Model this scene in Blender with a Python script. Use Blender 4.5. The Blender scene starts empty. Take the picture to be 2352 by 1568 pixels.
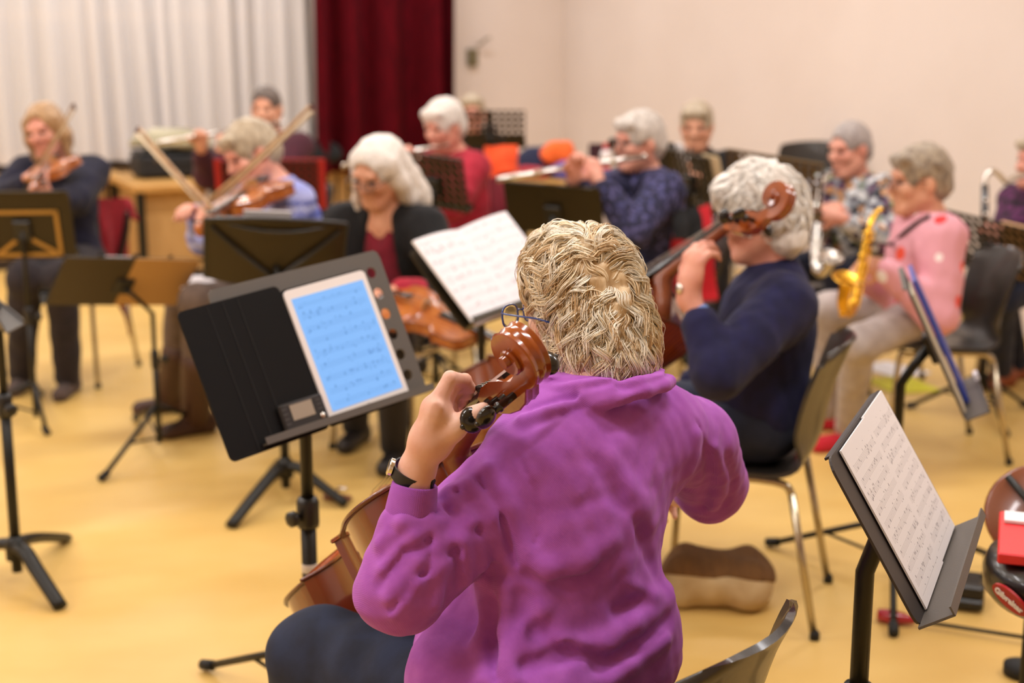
import bpy, math, random
import numpy as np
from mathutils import Vector, Matrix

# ------------------------------------------------------------------ camera, light, exposure
SC = bpy.context.scene
COL = SC.collection
F = 2352 * 50 / 36.0
CAM_H = 1.6
PITCH = math.radians(12.1)
cam_d = bpy.data.cameras.new('camera')
cam_d.lens = 50; cam_d.sensor_width = 36; cam_d.clip_start = .05; cam_d.clip_end = 100
cam_d.dof.use_dof = True; cam_d.dof.focus_distance = 2.2; cam_d.dof.aperture_fstop = 2.7
cam = bpy.data.objects.new('camera', cam_d); COL.objects.link(cam)
cam.location = (0, 0, CAM_H); cam.rotation_euler = (math.pi / 2 - PITCH, 0, 0)
SC.camera = cam
SC.view_settings.view_transform = 'Standard'; SC.view_settings.look = 'None'
SC.view_settings.gamma = 1; SC.view_settings.use_curve_mapping = False
SC.view_settings.exposure = 0.0
W = bpy.data.worlds.new('evening'); SC.world = W; W.use_nodes = True
W.node_tree.nodes['Background'].inputs[0].default_value = (.16, .2, .3, 1)
W.node_tree.nodes['Background'].inputs[1].default_value = .35
LAMP_POWER = 31.0
LAMP_COLOR = (.98, .975, 1.0)

# ------------------------------------------------------------------ helpers: placing
V = lambda *a: np.array(a, float)
def nrm(v): v = np.asarray(v, float); return v / (np.linalg.norm(v) + 1e-12)
_fw = V(0, math.cos(PITCH), -math.sin(PITCH)); _up = V(0, math.sin(PITCH), math.cos(PITCH)); _rt = V(1, 0, 0)
CAMP = V(0, 0, CAM_H)
def ray(px, py): return _rt * (px - 1176) / F - _up * (py - 784) / F + _fw
def at(px, py, Y):
    d = ray(px, py); return CAMP + d * (Y / d[1])
def atz(px, py, z):
    d = ray(px, py); return CAMP + d * ((z - CAM_H) / d[2])
def D(h, z=0.): h = math.radians(h); return V(math.sin(h), math.cos(h), z)
def hexc(s):
    s = s.lstrip('#'); c = [int(s[i:i + 2], 16) / 255 for i in (0, 2, 4)]
    return tuple(x / 12.92 if x <= .04045 else ((x + .055) / 1.055) ** 2.4 for x in c) + (1,)

# ------------------------------------------------------------------ helpers: materials
MATS = {}
def mat(name, col, rough=.6, metal=0, var=None, vscale=8, vstretch=(1, 1, 1), bump=0, bscale=80, bstretch=(1, 1, 1),
        coat=0, sheen=0, spec=.5, sss=0, emit=None, estr=1, wave=None, vlo=.35, vhi=.65):
    if name in MATS: return MATS[name]
    m = bpy.data.materials.new(name); m.use_nodes = True; MATS[name] = m
    nt = m.node_tree; N = nt.nodes; L = nt.links; b = N['Principled BSDF']
    c = hexc(col) if isinstance(col, str) else tuple(col) + (1,)
    b.inputs['Base Color'].default_value = c; b.inputs['Roughness'].default_value = rough
    b.inputs['Metallic'].default_value = metal; b.inputs['Coat Weight'].default_value = coat
    b.inputs['Coat Roughness'].default_value = .08
    b.inputs['Sheen Weight'].default_value = sheen; b.inputs['Specular IOR Level'].default_value = spec
    if sss:
        b.inputs['Subsurface Weight'].default_value = sss; b.inputs['Subsurface Radius'].default_value = (.012, .005, .003)
        b.inputs['Subsurface Scale'].default_value = 1
    if emit: b.inputs['Emission Color'].default_value = hexc(emit); b.inputs['Emission Strength'].default_value = estr
    def co(st):
        t = N.new('ShaderNodeTexCoord'); mp = N.new('ShaderNodeMapping'); mp.inputs['Scale'].default_value = st
        L.new(t.outputs['Object'], mp.inputs[0]); return mp.outputs[0]
    if var:
        n = N.new('ShaderNodeTexNoise'); n.inputs['Scale'].default_value = vscale; n.inputs['Detail'].default_value = 4
        L.new(co(vstretch), n.inputs['Vector'])
        src = n.outputs['Fac']
        if wave:
            w = N.new('ShaderNodeTexWave'); w.inputs['Scale'].default_value = wave[0]; w.inputs['Distortion'].default_value = wave[1]
            w.inputs['Detail'].default_value = 3; w.inputs['Detail Scale'].default_value = 1.5
            L.new(co(vstretch), w.inputs['Vector'])
            mx = N.new('ShaderNodeMath'); mx.operation = 'MULTIPLY_ADD'; mx.inputs[1].default_value = .5
            L.new(w.outputs['Fac'], mx.inputs[0])
            hf = N.new('ShaderNodeMath'); hf.operation = 'MULTIPLY'; hf.inputs[1].default_value = .5; L.new(src, hf.inputs[0])
            L.new(hf.outputs[0], mx.inputs[2]); src = mx.outputs[0]
        r = N.new('ShaderNodeValToRGB'); r.color_ramp.elements[0].position = vlo; r.color_ramp.elements[1].position = vhi
        r.color_ramp.elements[0].color = c; r.color_ramp.elements[1].color = hexc(var)
        L.new(src, r.inputs[0]); L.new(r.outputs[0], b.inputs['Base Color'])
    if bump:
        n2 = N.new('ShaderNodeTexNoise'); n2.inputs['Scale'].default_value = bscale; n2.inputs['Detail'].default_value = 3
        L.new(co(bstretch), n2.inputs['Vector'])
        bp = N.new('ShaderNodeBump'); bp.inputs['Strength'].default_value = bump; bp.inputs['Distance'].default_value = .004
        L.new(n2.outputs['Fac'], bp.inputs['Height']); L.new(bp.outputs[0], b.inputs['Normal'])
    return m

def pattern(name, base, cols, scale, thr=.45, rough=.9, feature='F1', rnd=1.0, chance=1.0):
    """spots (voronoi cells) of several colours on a base colour"""
    m = mat(name, base, rough); nt = m.node_tree; N = nt.nodes; L = nt.links; b = N['Principled BSDF']
    tc = N.new('ShaderNodeTexCoord'); v = N.new('ShaderNodeTexVoronoi'); v.inputs['Scale'].default_value = scale
    v.inputs['Randomness'].default_value = rnd; L.new(tc.outputs['Object'], v.inputs['Vector'])
    r = N.new('ShaderNodeValToRGB'); r.color_ramp.interpolation = 'CONSTANT'
    e = r.color_ramp.elements
    n = len(cols)
    e[0].position = 0; e[0].color = hexc(base)
    e[1].position = 1 - chance + .001; e[1].color = hexc(cols[0])
    for i in range(1, n):
        k = e.new(1 - chance + chance * i / n); k.color = hexc(cols[i])
    sp = N.new('ShaderNodeSeparateColor'); L.new(v.outputs['Color'], sp.inputs[0]); L.new(sp.outputs[0], r.inputs[0])
    lt = N.new('ShaderNodeMath'); lt.operation = 'LESS_THAN'; lt.inputs[1].default_value = thr; L.new(v.outputs['Distance'], lt.inputs[0])
    mx = N.new('ShaderNodeMix'); mx.data_type = 'RGBA'; mx.inputs[6].default_value = hexc(base)
    L.new(lt.outputs[0], mx.inputs[0]); L.new(r.outputs[0], mx.inputs[7]); L.new(mx.outputs[2], b.inputs['Base Color'])
    return m

def sheet_mat(name, paper='#eeeaea', ink='#555058', rows=10, emit=0, lines=5, margin=.08, dens=.5, cols=1):
    """printed music: stave lines and note blobs, in the page's own x/y (metres scaled to 0..1 by UV)"""
    m = mat(name, paper, .7); nt = m.node_tree; N = nt.nodes; L = nt.links; b = N['Principled BSDF']
    uv = N.new('ShaderNodeUVMap'); sx = N.new('ShaderNodeSeparateXYZ'); L.new(uv.outputs[0], sx.inputs[0])
    def M(op, a, c=None, d=None):
        n = N.new('ShaderNodeMath'); n.operation = op
        for i, q in enumerate((a, c, d)):
            if q is None: continue
            if isinstance(q, (int, float)): n.inputs[i].default_value = q
            else: L.new(q, n.inputs[i])
        return n.outputs[0]
    x, y = sx.outputs[0], sx.outputs[1]
    xx = M('FRACT', M('MULTIPLY', x, cols))
    row = M('FRACT', M('MULTIPLY', y, rows))
    inband = M('COMPARE', row, .5, .24)
    ln = M('LESS_THAN', M('FRACT', M('MULTIPLY', M('SUBTRACT', row, .26), lines / .48)), .22)
    stave = M('MULTIPLY', M('MULTIPLY', inband, ln), .55)
    tex = N.new('ShaderNodeTexVoronoi'); tex.inputs['Scale'].default_value = 1
    cmb = N.new('ShaderNodeCombineXYZ'); L.new(M('MULTIPLY', x, 34), cmb.inputs[0]); L.new(M('MULTIPLY', y, rows * 3.2), cmb.inputs[1])
    L.new(cmb.outputs[0], tex.inputs['Vector'])
    note = M('LESS_THAN', tex.outputs['Distance'], .34)
    sc2 = N.new('ShaderNodeSeparateColor'); L.new(tex.outputs['Color'], sc2.inputs[0])
    note = M('MULTIPLY', M('MULTIPLY', note, M('LESS_THAN', sc2.outputs[0], dens)), M('COMPARE', row, .5, .36))
    ink_f = M('MINIMUM', M('ADD', stave, M('MULTIPLY', note, .8)), 1)
    mg = M('MULTIPLY', M('COMPARE', xx, .5, .5 - margin), M('COMPARE', y, .49, .5 - margin * .8))
    ink_f = M('MULTIPLY', ink_f, mg)
    mx = N.new('ShaderNodeMix'); mx.data_type = 'RGBA'; mx.inputs[6].default_value = hexc(paper); mx.inputs[7].default_value = hexc(ink)
    L.new(ink_f, mx.inputs[0]); L.new(mx.outputs[2], b.inputs['Base Color'])
    if emit:
        L.new(mx.outputs[2], b.inputs['Emission Color']); b.inputs['Emission Strength'].default_value = emit
        b.inputs['Base Color'].default_value = (.01, .01, .01, 1)
        for l in list(b.inputs['Base Color'].links): L.remove(l)
    return m

# ------------------------------------------------------------------ helpers: meshes
def link(name, me, m=None, parent=None, smooth=True):
    o = bpy.data.objects.new(name, me); COL.objects.link(o)
    if m is not None: me.materials.append(m)
    if smooth and len(me.polygons): me.shade_smooth()
    if parent is not None: o.parent = parent
    return o
def tag(o, label=None, cat=None, group=None, kind=None):
    if label: o['label'] = label
    if cat: o['category'] = cat
    if group: o['group'] = group
    if kind: o['kind'] = kind
    return o
def empty(name, loc, h=0, label=None, cat=None, group=None):
    o = bpy.data.objects.new(name, None); COL.objects.link(o); o.empty_display_size = .1
    o.location = [float(x) for x in loc]; o.rotation_euler = (0, 0, -math.radians(h)); return tag(o, label, cat, group)
def empty_m(name, M, label=None, cat=None, group=None):
    o = bpy.data.objects.new(name, None); COL.objects.link(o); o.empty_display_size = .1
    o.matrix_world = M; return tag(o, label, cat, group)
def frame(o, x, y, z):
    M = Matrix.Identity(4)
    for i, a in enumerate((x, y, z)):
        for r in range(3): M[r][i] = float(a[r])
    for r in range(3): M[r][3] = float(o[r])
    return M

class MB:
    def __init__(s): s.v = []; s.f = []; s.uv = None
    def add(s, vs, fs):
        o = len(s.v); s.v += [tuple(float(c) for c in p) for p in vs]; s.f += [tuple(i + o for i in f) for f in fs]; return s
    def box(s, c, d, R=None, bev=0):
        c = np.asarray(c, float); hx, hy, hz = d[0] / 2, d[1] / 2, d[2] / 2
        if bev <= 0:
            P = [(a * hx, b * hy, e * hz) for a in (-1, 1) for b in (-1, 1) for e in (-1, 1)]
            Fc = [(0, 1, 3, 2), (4, 6, 7, 5), (0, 4, 5, 1), (2, 3, 7, 6), (0, 2, 6, 4), (1, 5, 7, 3)]
        else:
            bv = min(bev, hx * .9, hy * .9, hz * .9); P = []; idx = {}
            for a in (-1, 1):
                for b in (-1, 1):
                    for e in (-1, 1):
                        for k, q in enumerate(((hx, hy - bv, hz - bv), (hx - bv, hy, hz - bv), (hx - bv, hy - bv, hz))):
                            idx[(a, b, e, k)] = len(P); P.append((a * q[0], b * q[1], e * q[2]))
            Fc = []
            for sg in (-1, 1):
                for k, (i, j) in enumerate(((1, 2), (0, 2), (0, 1))):
                    q = []
                    for u, w in ((-1, -1), (1, -1), (1, 1), (-1, 1)):
                        t = [0, 0, 0]; t[k] = sg; t[i] = u; t[j] = w; q.append(idx[(*t, k)])
                    if (sg > 0) == (k == 1): q.reverse()
                    Fc.append(tuple(q))
            for k in range(3):
                i, j = [x for x in range(3) if x != k]
                for u in (-1, 1):
                    for w in (-1, 1):
                        t0 = [0, 0, 0]; t1 = [0, 0, 0]; t0[k] = -1; t1[k] = 1
                        for t in (t0, t1): t[i] = u; t[j] = w
                        Fc.append((idx[(*t0, i)], idx[(*t1, i)], idx[(*t1, j)], idx[(*t0, j)]))
            for a in (-1, 1):
                for b in (-1, 1):
                    for e in (-1, 1): Fc.append(tuple(idx[(a, b, e, k)] for k in range(3)))
        P = np.array(P)
        if R is not None: P = P @ np.asarray(R, float).T
        return s.add(P + c, Fc)
    def tube(s, path, r, n=10, cap=True, flat=None):
        path = [np.asarray(p, float) for p in path]; m = len(path)
        rr = r if hasattr(r, '__len__') else [r] * m
        t0 = nrm(path[1] - path[0]); a = V(0, 0, 1) if abs(t0[2]) < .9 else V(1, 0, 0)
        u = nrm(np.cross(t0, a)); vs = []; fs = []
        for i, p in enumerate(path):
            t = nrm(path[min(i + 1, m - 1)] - path[max(i - 1, 0)])
            u = nrm(u - t * (u @ t)); w = np.cross(t, u)
            for k in range(n):
                an = 2 * math.pi * k / n; ca, sa = math.cos(an), math.sin(an)
                if flat: sa *= flat
                vs.append(p + (u * ca + w * sa) * rr[i])
        for i in range(m - 1):
            for k in range(n):
                k2 = (k + 1) % n; fs.append((i * n + k, i * n + k2, (i + 1) * n + k2, (i + 1) * n + k))
        if cap: fs.append(tuple(range(n - 1, -1, -1))); fs.append(tuple((m - 1) * n + k for k in range(n)))
        return s.add(vs, fs)
    def lathe(s, prof, o=(0, 0, 0), ax=(0, 0, 1), n=20):
        ax = nrm(ax); a = V(0, 0, 1) if abs(ax[2]) < .9 else V(1, 0, 0)
        u = nrm(np.cross(ax, a)); w = np.cross(ax, u); o = np.asarray(o, float); vs = []; fs = []
        for r, h in prof:
            for k in range(n):
                an = 2 * math.pi * k / n; vs.append(o + ax * h + (u * math.cos(an) + w * math.sin(an)) * r)
        for i in range(len(prof) - 1):
            for k in range(n):
                k2 = (k + 1) % n; fs.append((i * n + k, i * n + k2, (i + 1) * n + k2, (i + 1) * n + k))
        fs.append(tuple(range(n - 1, -1, -1))); fs.append(tuple((len(prof) - 1) * n + k for k in range(n)))
        return s.add(vs, fs)
    def ball(s, c, r, R=None, n=14, m=9):
        r = np.asarray(r if hasattr(r, '__len__') else (r, r, r), float); vs = []; fs = []
        for i in range(m + 1):
            th = math.pi * i / m
            for k in range(n):
                ph = 2 * math.pi * k / n; vs.append((math.sin(th) * math.cos(ph), math.sin(th) * math.sin(ph), math.cos(th)))
        for i in range(m):
            for k in range(n):
                k2 = (k + 1) % n; fs.append((i * n + k, (i + 1) * n + k, (i + 1) * n + k2, i * n + k2))
        P = np.array(vs) * r
        if R is not None: P = P @ np.asarray(R, float).T
        return s.add(P + np.asarray(c, float), fs)
    def prism(s, outline, z0, z1, M=None):
        n = len(outline); vs = [(x, y, z0) for x, y in outline] + [(x, y, z1) for x, y in outline]
        fs = [tuple(range(n - 1, -1, -1)), tuple(range(n, 2 * n))] + [(i, (i + 1) % n, n + (i + 1) % n, n + i) for i in range(n)]
        if M is not None: vs = [tuple(M @ Vector(p)) for p in vs]
        return s.add(vs, fs)
    def grid(s, P, thick=0, nrmf=None):
        """P[i][j] points -> sheet; thickness along averaged normals"""
        P = np.asarray(P, float); a, b = P.shape[:2]
        if not thick:
            return s.add(P.reshape(-1, 3), [(i * b + j, i * b + j + 1, (i + 1) * b + j + 1, (i + 1) * b + j) for i in range(a - 1) for j in range(b - 1)])
        du = np.gradient(P, axis=0); dv = np.gradient(P, axis=1); n = np.cross(du, dv); n /= np.linalg.norm(n, axis=2, keepdims=True) + 1e-9
        Q = np.concatenate([(P + n * thick / 2).reshape(-1, 3), (P - n * thick / 2).reshape(-1, 3)]); o = a * b; fs = []
        for i in range(a - 1):
            for j in range(b - 1):
                q = (i * b + j, i * b + j + 1, (i + 1) * b + j + 1, (i + 1) * b + j); fs.append(q[::-1]); fs.append(tuple(x + o for x in q))
        for j in range(b - 1):
            fs.append((j, j + 1, j + 1 + o, j + o)); q = (a - 1) * b; fs.append((q + j + 1, q + j, q + j + o, q + j + 1 + o))
        for i in range(a - 1):
            fs.append(((i + 1) * b, i * b, i * b + o, (i + 1) * b + o)); q = b - 1; fs.append((i * b + q, (i + 1) * b + q, (i + 1) * b + q + o, i * b + q + o))
        return s.add(Q, fs)
    def build(s, name, m, parent=None, smooth=True, loc=None, auto=None, label=None):
        me = bpy.data.meshes.new(name); me.from_pydata(s.v, [], s.f); me.update()
        o = link(name, me, m, parent, smooth)
        if smooth and auto: me.set_sharp_from_angle(angle=math.radians(auto))
        if loc is not None: o.location = [float(x) for x in loc]
        if label: o['label'] = label
        return o
def uv_plane(o, ax=0, ay=1):
    me = o.data; co = np.empty(len(me.vertices) * 3); me.vertices.foreach_get('co', co); co = co.reshape(-1, 3)
    lo, hi = co.min(0), co.max(0); uv = me.uv_layers.new(name='UVMap')
    ix = np.empty(len(me.loops), int); me.loops.foreach_get('vertex_index', ix)
    q = (co[ix][:, [ax, ay]] - lo[[ax, ay]]) / (hi - lo + 1e-9)[[ax, ay]]
    uv.data.foreach_set('uv', q.astype(np.float32).ravel())
def catmull(P, n=8, closed=False):
    P = [np.asarray(p, float) for p in P]; out = []; m = len(P)
    for i in range(m if closed else m - 1):
        p0 = P[(i - 1) % m] if closed else P[max(i - 1, 0)]; p1 = P[i]; p2 = P[(i + 1) % m]
        p3 = P[(i + 2) % m] if closed else P[min(i + 2, m - 1)]
        for k in range(n):
            t = k / n; out.append(.5 * ((2 * p1) + (p2 - p0) * t + (2 * p0 - 5 * p1 + 4 * p2 - p3) * t * t + (3 * p1 - p0 - 3 * p2 + p3) * t ** 3))
    if not closed: out.append(P[-1])
    return out

# ------------------------------------------------------------------ helpers: blended solids (surface nets)
class Sol:
    def __init__(s): s.p = []; s.disp = None
    def c(s, a, b, ra, rb=None, k=.03, sub=False):
        s.p.append(('c', np.asarray(a, np.float32), np.asarray(b, np.float32), ra, ra if rb is None else rb, k, sub)); return s
    def chain(s, pts, rs, k=.01):
        for i in range(len(pts) - 1): s.c(pts[i], pts[i + 1], rs[i], rs[i + 1], k)
        return s
    def e(s, c, R, rad, k=.03, sub=False):
        s.p.append(('e', np.asarray(c, np.float32), np.asarray(R, np.float32), np.asarray(rad, np.float32), 0, k, sub)); return s
    def plane(s, o, n, k=.004):   # remove the side the normal points to
        s.p.append(('p', np.asarray(o, np.float32), nrm(n).astype(np.float32), 0, 0, k, True)); return s
    @staticmethod
    def _q(pr, P):
        t, a, b, ra, rb, k, sub = pr
        if t == 'c':
            ba = b - a; l2 = float(ba @ ba) + 1e-9; pa = P - a
            h = np.clip((pa @ ba) / l2, 0, 1); pa -= h[:, None] * ba; return np.sqrt(np.einsum('ij,ij->i', pa, pa)) - (ra + (rb - ra) * h)
        if t == 'e':
            q0 = ((P - a) @ b) / ra; q1 = q0 / ra; k0 = np.sqrt(np.einsum('ij,ij->i', q0, q0)) + 1e-6; k1 = np.sqrt(np.einsum('ij,ij->i', q1, q1)) + 1e-6
            return k0 * (k0 - 1) / k1
        return -((P - a) @ b)
    @staticmethod
    def _mix(d, q, k, sub):
        if sub:
            q = -q; hh = np.clip(.5 + .5 * (q - d) / k, 0, 1); return d + (q - d) * hh + k * hh * (1 - hh)
        hh = np.clip(.5 + .5 * (d - q) / k, 0, 1); return d + (q - d) * hh - k * hh * (1 - hh)
    def ev(s, P, act=None, nb=0):
        """distance at points; act[i] = blocks (of nb points each) where solid i matters"""
        P = np.ascontiguousarray(P, np.float32); d = np.full(len(P), 1, np.float32)
        for i, pr in enumerate(s.p):
            if act is None: d = s._mix(d, s._q(pr, P), pr[5], pr[6])
            else:
                w = np.where(act[i])[0]
                if not len(w): continue
                D2 = d.reshape(-1, nb); Q = s._q(pr, P.reshape(-1, nb, 3)[w].reshape(-1, 3)); D2[w] = s._mix(D2[w].reshape(-1), Q, pr[5], pr[6]).reshape(-1, nb)
        if s.disp is not None: d = d - s.disp(P)
        return d
    def bounds(s, pad=.03):
        lo = V(9, 9, 9); hi = -lo
        for t, a, b, ra, rb, k, sub in s.p:
            if sub: continue
            if t == 'c': lo = np.minimum(lo, np.minimum(a - ra, b - rb)); hi = np.maximum(hi, np.maximum(a + ra, b + rb))
            else: m = float(np.max(ra)); lo = np.minimum(lo, a - m); hi = np.maximum(hi, a + m)
        return lo - pad, hi + pad
    def mesh(s, h):
        lo, hi = s.bounds(); B = 8
        nb = np.ceil((hi - lo) / (h * B)).astype(int) + 1; n = nb * B + 1
        D_ = np.ones(n, np.float32)
        ii = np.stack(np.meshgrid(*[np.arange(q) for q in nb], indexing='ij'), -1).reshape(-1, 3)
        CP = (lo + (ii * B + B / 2) * h).astype(np.float32); QC = [s._q(pr, CP.copy()) for pr in s.p]; d = np.full(len(CP), 1, np.float32)
        for pr, q in zip(s.p, QC): d = s._mix(d, q, pr[5], pr[6])
        keep = np.abs(d) < B * h * 1.0 + .022; un = np.min([q for pr, q in zip(s.p, QC) if not pr[6]], axis=0); rad = B * h * .9
        act = np.array([(q < np.maximum(un, 0) * 1.2 + 2.4 * rad + pr[5]) if not pr[6] else (q < 1.6 * rad + pr[5] + .01) for pr, q in zip(s.p, QC)])[:, keep]
        for q in ii[(~keep) & (d < 0)]: D_[q[0] * B:q[0] * B + B + 1, q[1] * B:q[1] * B + B + 1, q[2] * B:q[2] * B + B + 1] = -1
        K = ii[keep]; loc = np.stack(np.meshgrid(*[np.arange(B + 1)] * 3, indexing='ij'), -1).reshape(-1, 3)
        for c0 in range(0, len(K), 400):
            kk = K[c0:c0 + 400]; G = (kk[:, None, :] * B + loc[None]).reshape(-1, 3)
            D_[G[:, 0], G[:, 1], G[:, 2]] = s.ev(lo + G * h, act[:, c0:c0 + 400], len(loc))
        I = D_ < 0; c = np.zeros(n - 1, np.int8); sl = lambda a, k: slice(a, k - 1 + a)
        for x in (0, 1):
            for y in (0, 1):
                for z in (0, 1): c += I[sl(x, n[0]), sl(y, n[1]), sl(z, n[2])]
        C = np.argwhere((c > 0) & (c < 8)); idx = -np.ones(n - 1, np.int32); idx[tuple(C.T)] = np.arange(len(C))
        acc = np.zeros((len(C), 3)); cnt = np.zeros(len(C))
        cor = [(x, y, z) for x in (0, 1) for y in (0, 1) for z in (0, 1)]
        val = {q: D_[C[:, 0] + q[0], C[:, 1] + q[1], C[:, 2] + q[2]].astype(float) for q in cor}
        for q in cor:
            for ax in range(3):
                if q[ax]: continue
                r = list(q); r[ax] = 1; a, b = val[q], val[tuple(r)]; m = (a < 0) != (b < 0)
                t = np.where(m, a / np.where(m, a - b, 1), 0); p = np.tile(np.array(q, float), (len(C), 1)); p[:, ax] = t
                acc[m] += p[m]; cnt[m] += 1
        vs = lo + (C + acc / cnt[:, None]) * h; fs = []
        for ax in range(3):
            a = I[tuple(slice(0, -1) if k == ax else slice(None) for k in range(3))]; b = I[tuple(slice(1, None) if k == ax else slice(None) for k in range(3))]
            E = np.argwhere(a != b); u, w = (ax + 1) % 3, (ax + 2) % 3
            E = E[(E[:, u] > 0) & (E[:, w] > 0) & (E[:, u] < n[u] - 1) & (E[:, w] < n[w] - 1)]
            qs = []
            for du, dw in ((-1, -1), (0, -1), (0, 0), (-1, 0)):
                e = E.copy(); e[:, u] += du; e[:, w] += dw; qs.append(idx[tuple(e.T)])
            qs = np.stack(qs, 1); fl = I[tuple(E.T)]; qs[~fl] = qs[~fl][:, ::-1]; fs.append(qs)
        return vs, np.concatenate(fs)
    def build(s, name, m, parent, h, org=(0, 0, 0), relax=1):
        vs, fs = s.mesh(h); return mesh_np(name, vs - np.asarray(org), fs, m, parent, relax)
def mesh_np(name, vs, fs, m, parent, relax=0):
    if relax:
        e = np.concatenate([fs[:, [i, (i + 1) % fs.shape[1]]] for i in range(fs.shape[1])])
        for _ in range(relax):
            a = np.zeros_like(vs); c = np.zeros(len(vs)); np.add.at(a, e[:, 0], vs[e[:, 1]]); np.add.at(c, e[:, 0], 1)
            vs = vs * .5 + .5 * a / np.maximum(c, 1)[:, None]
    me = bpy.data.meshes.new(name); k = fs.shape[1]
    me.vertices.add(len(vs)); me.vertices.foreach_set('co', vs.astype(np.float32).ravel())
    me.loops.add(fs.size); me.loops.foreach_set('vertex_index', fs.astype(np.int32).ravel())
    me.polygons.add(len(fs)); me.polygons.foreach_set('loop_start', np.arange(0, fs.size, k, dtype=np.int32))
    me.update(calc_edges=True); me.validate()
    return link(name, me, m, parent)
def waves(seed, amp, freq, n=5, aniso=(1, 1, 1)):
    r = np.random.RandomState(seed); K = r.normal(size=(n, 3)) * freq * np.array(aniso); ph = r.uniform(0, 6.28, n); K2 = r.normal(size=(n, 3)) * freq * .5
    def f(P):
        o = 0
        for i in range(n): o = o + np.sin(P @ K[i] + ph[i] + 1.6 * np.sin(P @ K2[i] + ph[-i]))
        return (o * amp / n * 1.6).astype(np.float32)
    return f
def tubes(paths, r0, r1, name, m, parent, org):
    """many thin hairs: paths (n, k, 3)"""
    n, k, _ = paths.shape; t = np.gradient(paths, axis=1); t /= np.linalg.norm(t, axis=2, keepdims=True) + 1e-9
    a = np.tile(V(.3, .5, .81), (n, k, 1)); u = np.cross(t, a); u /= np.linalg.norm(u, axis=2, keepdims=True) + 1e-9; w = np.cross(t, u)
    s = np.linspace(0, 1, k); rad = (r0 + (r1 - r0) * s ** 1.5)[None, :, None]; vs = []
    for q in range(3):
        an = 2.094 * q; vs.append(paths + (u * math.cos(an) + w * math.sin(an)) * rad)
    vs = np.stack(vs, 2).reshape(-1, 3)
    base = (np.arange(n)[:, None] * k + np.arange(k - 1)[None]).reshape(-1) * 3; fs = []
    for q in range(3): fs.append(np.stack([base + q, base + (q + 1) % 3, base + 3 + (q + 1) % 3, base + 3 + q], 1))
    return mesh_np(name, vs - np.asarray(org), np.concatenate(fs), m, parent)
# ------------------------------------------------------------------ people
def hair_mat(name, c, v): return mat(name, c, .5, var=v, vscale=60, vstretch=(1, 1, .35), bump=.6, bscale=120, bstretch=(1, 1, .3), sheen=.2)
SKIN = lambda name, c, v: mat(name, c, .5, var=v, vscale=14, sss=.12, bump=.08, bscale=160)
skin_a = SKIN('skin_fair', '#e9bda8', '#d99f8b')
skin_b = SKIN('skin_pink', '#e0a48e', '#cc8672')
skin_c = SKIN('skin_tan', '#dda587', '#c98a6c')
eye_m = mat('eye_dark', '#3a2c28', .2)
lip_m = mat('lip', '#b5655c', .5)

def limb(S, W_, l1, l2, pole):
    d = W_ - S; L = np.linalg.norm(d)
    if L > (l1 + l2) * .995: q = (l1 + l2) * .995 / L; l1 /= q; l2 /= q
    u = d / L; a = (l1 * l1 - l2 * l2 + L * L) / (2 * L); hgt = math.sqrt(max(l1 * l1 - a * a, 1e-5))
    p = np.asarray(pole, float); p = nrm(p - u * (p @ u)); return S + u * a + p * hgt

def hand_prims(S, w, f, n, side, curl=.7, s=1.0, k=.007, spread=.0):
    """w wrist, f finger direction, n palm normal, side +1/-1: which lateral side the thumb is on"""
    f = nrm(f); n = nrm(np.asarray(n) - f * (np.asarray(n) @ f)); l = np.cross(n, f) * side
    R = np.stack([l, f, n], 1)
    S.e(w + f * .05 * s, R, (.040 * s, .054 * s, .017 * s), k=.02)
    S.c(w - f * .02, w + f * .03 * s, .026 * s, .026 * s, k=.02)
    for i, (o, ln) in enumerate(((.029, .068), (.010, .076), (-.009, .071), (-.027, .057))):
        p = w + f * (.088 - .006 * abs(i - 1)) * s + l * o * s; a = .25; r = .0092 * s; pts = [p]; rs = [r * 1.1]
        for j, q in enumerate((.45, .32, .26)):
            a += curl * (.75 if j == 0 else 1.0); dirn = f * math.cos(a) + n * math.sin(a) + l * spread * (1.5 - i) * .15
            p = p + dirn * ln * q * s * 1.15; pts.append(p); rs.append(r * (1 - .09 * (j + 1)))
        S.chain(pts, rs, k)
    b = w + f * .025 * s + l * .03 * s + n * .006; p1 = b + (f * .55 + l * .65 + n * .45) * .042 * s; p2 = p1 + (f * .8 + l * .1 + n * .55) * .03 * s; p3 = p2 + (f * .85 - l * .15 + n * .5) * .022 * s
    S.chain([b, p1, p2, p3], [.016 * s, .0115 * s, .0105 * s, .008 * s], .01)

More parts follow.
